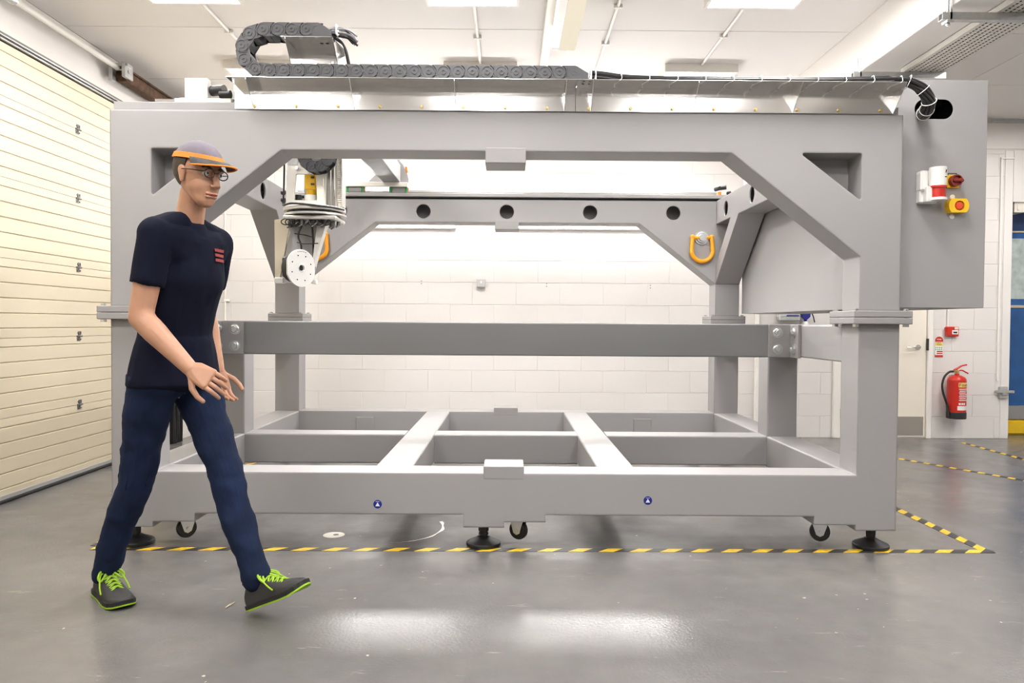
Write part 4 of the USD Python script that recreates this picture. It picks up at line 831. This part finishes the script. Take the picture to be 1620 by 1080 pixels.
# head, in its own frame (front, right, up), with a face
hd = PT(-1.200, 2.985, 1.718); th_ = -.17
hf = h_ * math.cos(th_) + up_ * math.sin(th_); hu = up_ * math.cos(th_) - h_ * math.sin(th_)
HP = lambda f_, s, u: hd + f_ * hf + s * r_v + u * hu
E = lambda f_, s, u, a, b, d: ell(HP(f_, s, u), a, b, d, hf, r_v, hu)
head = [hull2(E(-.012, 0, .03, .098, .076, .092)), hull2(E(.0, 0, .0, .085, .070, .08), E(.045, 0, -.085, .038, .040, .03)), hull2(E(.02, 0, -.03, .072, .062, .06), E(.052, 0, -.10, .028, .028, .018)),
        hull2(E(.083, 0, .02, .012, .012, .01), E(.104, 0, -.028, .012, .013, .010)), hull2(E(.098, .013, -.033, .008, .008, .007), E(.098, -.013, -.033, .008, .008, .007)),
        hull2(E(.07, .03, .028, .016, .022, .010), E(.07, -.03, .028, .016, .022, .010)), hull2(E(.082, .016, -.062, .010, .010, .006), E(.082, -.016, -.062, .010, .010, .006)), hull2(E(.080, .014, -.073, .010, .012, .007), E(.080, -.014, -.073, .010, .012, .007)),
        bone(nk0, .056, nk1, .050)]
for s in (-1, 1): head.append(hull2(E(-.005, s * .076, .012, .019, .009, .022), E(-.002, s * .074, -.022, .010, .007, .012)))
headm = fuse(head, .008, 6)
def hand(wr, d, pn, side, curl):
    """Palm and five fingers. d: along the hand, pn: palm normal (the way fingers curl), side: towards the thumb."""
    d, pn, side = (np.asarray(x, float) / np.linalg.norm(x) for x in (d, pn, side)); o = [hull2(wr + _s * .024, wr + d * .03 + side * .022 + _s * .016, wr + d * .088 + side * .030 + _s * .0125, wr + d * .084 - side * .032 + _s * .0115, wr + d * .03 - side * .024 + _s * .015)]
    for k, (sx, L) in enumerate(((.030, .072), (.010, .080), (-.011, .074), (-.031, .058))):
        p = wr + d * .085 + side * sx; a = .25 + .1 * k * curl
        for q, f_ in enumerate((.45, .32, .26)):
            dr = d * math.cos(a) + pn * math.sin(a) + side * sx * 1.5; dr /= np.linalg.norm(dr); n_ = p + dr * L * f_
            o.append(bone(p, .0095 - .0008 * q, n_, .0088 - .0009 * q)); p = n_; a += curl * (.55 - .1 * q)
    p = wr + d * .025 + side * .024
    for q, (L, dr) in enumerate(((.045, d * .6 + side * .75 + pn * .25), (.034, d * .85 + side * .4 + pn * .35), (.026, d * .95 + side * .1 + pn * .4))):
        n_ = p + dr / np.linalg.norm(dr) * L; o.append(bone(p, .0125 - .0015 * q, n_, .011 - .0015 * q)); p = n_
    return fuse(o, .005, 4)
dR = PT(.75, -.14, -.40); handR = hand(wrR, dR, PT(.0, .92, -.45), np.cross(PT(.0, .92, -.45), dR), .9)
dL = PT(.25, -.12, -.95); handL = hand(wrL, dL, PT(.75, -.6, .25), np.cross(dL, PT(.75, -.6, .25)) * -1, .8)
arms = []
for sh, el, wr in ((shR, elR, wrR), (shL, elL, wrL)):
    f1 = el + (wr - el) * .25
    arms += [bone(sh, .056, el, .043), bone(el, .043, f1, .045), bone(f1, .045, wr, .028)]
body = fuse(torso(0) + legs(0) + arms, .02, 10)
whole = man(body) + man(headm) + man(handR) + man(handL)
pe = thing('person', 'person in navy t-shirt, blue jeans and orange-banded cap striding right past the machine', 'person', (-1.35, 3.1, 0))
part(pe, 'body', whole, 'skin', smooth=True)
# shirt: torso and short sleeves
sl = []
for sh, el in ((shR, elR), (shL, elL)): sl += [hull2(sh - [0, 0, .008] + _s * .066, sh + (el - sh) * .66 + _s * .060)]
cutR = lambda m_, p, n_: m_.trim_by_plane(tuple(map(float, n_)), float(np.dot(p, n_)))
shirt = [x for x in torso(.014)]
shirt.append(hull2(ell(pel + [.003, -.002, -.04], .138, .200, .05), ell(pel + [.012, -.008, .13], .118, .162, .05)))
tm = shirt[0]
for q in shirt[1:]: tm = tm + q
tm = cutR(tm, PT(0, 0, .872), PT(0, 0, 1)); tm = cutR(tm, nk0 + [0, 0, .035], PT(.12, -.12, -1.))
for q, (sh, el) in zip(sl, ((shR, elR), (shL, elL))):
    dd = (sh - el) / np.linalg.norm(sh - el); tm = tm + cutR(q, sh + (el - sh) * .60, dd)
ts = tri(tm.refine_to_length(.016)); ts.merge_vertices(); trimesh.smoothing.filter_taubin(ts, iterations=8)
v = np.array(ts.vertices); nz = meshkit.fbm(v * [9, 9, 5], 3, 3) - .5; ts.vertices = v + ts.vertex_normals * (nz * .022)[:, None]
sp = part(pe, 'shirt', ts, 'shirt_navy', 'navy short sleeved t-shirt', smooth=True)
from scipy.spatial import cKDTree
V = np.array(ts.vertices); fr_ = (V - che) @ h_; sd = (V - che) @ r_v; front = fr_ > .03; kt = cKDTree(np.stack([sd[front], V[front][:, 2]], 1)); ff = fr_[front]
def patch(s0, s1, z0, z1, off):
    S, Z = np.meshgrid(np.linspace(s0, s1, 6), np.linspace(z0, z1, 3)); dd, ii = kt.query(np.stack([S.ravel(), Z.ravel()], 1), k=6); w = 1 / (dd + 1e-4); f_ = (ff[ii] * w).sum(1) / w.sum(1) + off
    P_ = che + f_[:, None] * h_ + S.ravel()[:, None] * r_v; P_[:, 2] = Z.ravel(); F = []
    for j in range(2):
        for i in range(5): a = j * 6 + i; F += [[a, a + 6, a + 7], [a, a + 7, a + 1]]
    return trimesh.Trimesh(P_, F, process=False)
part(sp, 'chest_print', [patch(-.125, -.055, z, z + .012, .006) for z in (1.395, 1.415, 1.435)], 'logo_red', 'small dull red chest print')
jm = None
for q in legs(.012): jm = q if jm is None else jm + q
jm = jm + hull2(ell(pel, .110, .166, .095), ell(pel + [0, 0, .05], .105, .155, .04)); jm = cutR(jm, PT(0, 0, .95), PT(0, 0, -1))
tj = tri(jm.refine_to_length(.016)); tj.merge_vertices(); trimesh.smoothing.filter_taubin(tj, iterations=8)
v = np.array(tj.vertices); nz = meshkit.fbm(v * [10, 10, 14], 3, 9) - .5; tj.vertices = v + tj.vertex_normals * (nz * .026)[:, None]
part(pe, 'jeans', tj, 'jeans_blue', 'blue jeans', smooth=True)
# shoes
def shoe(ank, d, pitch, label):
    d = np.array([d[0], d[1], 0.]); d /= np.linalg.norm(d); si = np.cross(d, up_); f_ = d * math.cos(pitch) + up_ * math.sin(pitch); u = up_ * math.cos(pitch) - d * math.sin(pitch)
    org = ank - f_ * .075 - u * .100
    Q = lambda s, y, z: org + s * f_ + y * si + z * u
    sec = [(0, .014, .045), (.008, .028, .072), (.03, .035, .098), (.06, .037, .108), (.10, .038, .108), (.13, .041, .098), (.17, .046, .080), (.21, .051, .064), (.25, .050, .056), (.28, .040, .050), (.297, .024, .042), (.303, .008, .032)]
    N = 15; VV = []; FF = []
    for s, w, hh in sec:
        for a in np.linspace(0, PI, N):
            c, q = math.cos(a), math.sin(a); VV.append(Q(s, w * np.sign(c) * abs(c) ** .7, .018 + (hh - .018) * q ** .75))
    for i in range(len(sec) - 1):
        for k in range(N - 1): a = i * N + k; FF += [[a, a + 1, a + N + 1], [a, a + N + 1, a + N]]
    for i in range(len(sec) - 1): a, b = i * N, i * N + N - 1; FF += [[a, a + N, b + N], [a, b + N, b]]
    s_ = part(pe, 'shoe', trimesh.Trimesh(VV, FF, process=False), 'shoe_grey', label, smooth=50)
    out = [(s, w + .004) for s, w, _ in sec]; pg = Polygon([(s, w) for s, w in out] + [(s, -w) for s, w in reversed(out)]).buffer(.003)
    def slab(z0, z1, g):
        t_ = ext(pg.buffer(g), z1 - z0, 'xy', z0); w = t_.vertices; t_.vertices = np.array([Q(a, b, c + max(0, a - .22) ** 2 * 2.2 + .0) for a, b, c in w]); return t_
    part(s_, 'midsole', slab(.0055, .022, 0), 'shoe_black'); part(s_, 'outsole', slab(0, .0065, .001), 'lime', 'lime green outsole edge')
    toe = [Q(s, w * 1.02 * c, .02 + .024 * (1 - abs(c)) + .004) for s, w, _ in sec[-5:] for c in (1, -1)]
    lc = []
    def top(s): return np.interp(s, [q[0] for q in sec], [q[2] for q in sec])
    for k in range(5):
        s = .115 + .021 * k; w = .024 + .001 * k
        for sg in (-1, 1): lc.append(tube(spline([Q(s, sg * w, top(s) - .010), Q(s + .006, 0, top(s + .006) + .005), Q(s + .016, -sg * w, top(s + .016) - .009)], 5), .0042, 6))
    for sg in (-1, 1):
        lc.append(tube(spline([Q(.112, 0, .112), Q(.118, sg * .03, .118), Q(.14, sg * .05, .10), Q(.145, sg * .04, .085), Q(.125, sg * .015, .108)], 6), .0045, 6)); lc.append(tube(spline([Q(.112, 0, .112), Q(.13, sg * .036, .106), Q(.165, sg * .052, .07), Q(.19, sg * .056, .045)], 5), .0035, 6))
    part(s_, 'laces', lc, 'lime', 'lime green laces'); part(s_, 'collar', tube([Q(.062 + .048 * math.cos(a), .034 * math.sin(a), .108 + .004 * math.cos(a)) for a in np.linspace(0, 2 * PI, 20)[:-1]], .0075, 8, closed=True), 'shoe_black')
shoe(PT(-1.69, 3.215, .101), (.72, -.70), 0.0, 'dark grey trainer planted flat on the floor')
shoe(PT(-.985, 3.005, .140), (.88, -.40), .42, 'dark grey trainer landing on its heel')
# cap, hair, glasses, eyes
sk = lambda g, f0=-.012, u0=.03: hull2(E(f0, 0, u0, .098 + g, .076 + g, .092 + g))
cp_ = cutR(sk(.012), HP(0, 0, .062), hu); cp_ = tri(cp_.refine_to_length(.012)); cpp = part(pe, 'cap', cp_, 'cap_mauve', 'grey-mauve cap with orange band and peak edge', smooth=40)
bd_ = cutR(cutR(sk(.0145), HP(0, 0, .057), hu), HP(0, 0, .078), -hu); part(cpp, 'band', bd_, 'cap_orange', 'bright orange band', smooth=40)
VV = []; A = np.linspace(-1.15, 1.15, 17)
for rr2, dz in ((1.0, 0), (1.35, -.002), (1.78, -.014)):
    for a in A: VV.append(HP(-.012 + .106 * math.cos(a) * (1 + (rr2 - 1) * math.cos(a) ** .5 if math.cos(a) > 0 else 1), .086 * math.sin(a) * (1 + .12 * (rr2 - 1)), .063 + dz - .020 * (rr2 - 1) * math.sin(a) ** 2))
V1 = np.array(VV); V2 = V1 - hu * .004; n_ = len(A); F = []
for i in range(2):
    for k in range(n_ - 1):
        a = i * n_ + k; b = a + len(V1); F += [[a, a + n_, a + n_ + 1], [a, a + n_ + 1, a + 1], [b, b + n_ + 1, b + n_], [b, b + 1, b + n_ + 1]]
o = 2 * n_
for k in range(n_ - 1): F += [[o + k, o + k + len(V1), o + k + 1 + len(V1)], [o + k, o + k + 1 + len(V1), o + k + 1]]
part(cpp, 'peak', trimesh.Trimesh(np.vstack([V1, V2]), F, process=False), 'shoe_black', 'dark cap peak'); part(cpp, 'peak_edge', tube(V1[o:o + n_] - hu * .002, .0035, 8), 'cap_orange')
hr = cutR(sk(.006), HP(0, 0, .064), -hu) - Manifold.hull_points(E(.11, 0, -.02, .115, .2, .2)); hr = cutR(hr, HP(0, 0, -.045), hu); part(pe, 'hair', fuse([hr], .01, 4), 'hair_brown', 'short brown hair')
for s in (-1, 1):
    e_ = part(pe, 'eye', ell(HP(.074, s * .031, .012), .012, .012, .012) if False else trimesh.Trimesh(E(.072, s * .031, .012, .013, .013, .011), trimesh.creation.icosphere(2, 1.0).faces, process=False), 'eye_white', smooth=True)
    part(e_, 'iris', trimesh.Trimesh(E(.0815, s * .031, .012, .004, .0055, .0055), trimesh.creation.icosphere(2, 1.0).faces, process=False), 'iris', smooth=True)
    part(pe, 'eyebrow', tube([HP(.083, s * .014, .030), HP(.084, s * .03, .036), HP(.072, s * .05, .031)], .004, 6), 'hair_brown')
part(pe, 'lips', [tube([HP(.080, -.024, -.068), HP(.0905, -.008, -.066), HP(.0905, .008, -.066), HP(.080, .024, -.068)], .0035, 6)], 'logo_red')
gl = [tube([HP(.094, s * .031 + .024 * math.cos(a), .012 + .017 * math.sin(a)) for a in np.linspace(0, 2 * PI, 18)[:-1]], .0022, 6, closed=True) for s in (-1, 1)] + [tube([HP(.094, -.008, .014), HP(.097, 0, .016), HP(.094, .008, .014)], .002, 6)] + [tube([HP(.092, s * .055, .016), HP(.05, s * .078, .016), HP(.0, s * .083, .014)], .002, 6) for s in (-1, 1)]
part(pe, 'glasses', gl, 'lens_dark', 'thin dark framed glasses')
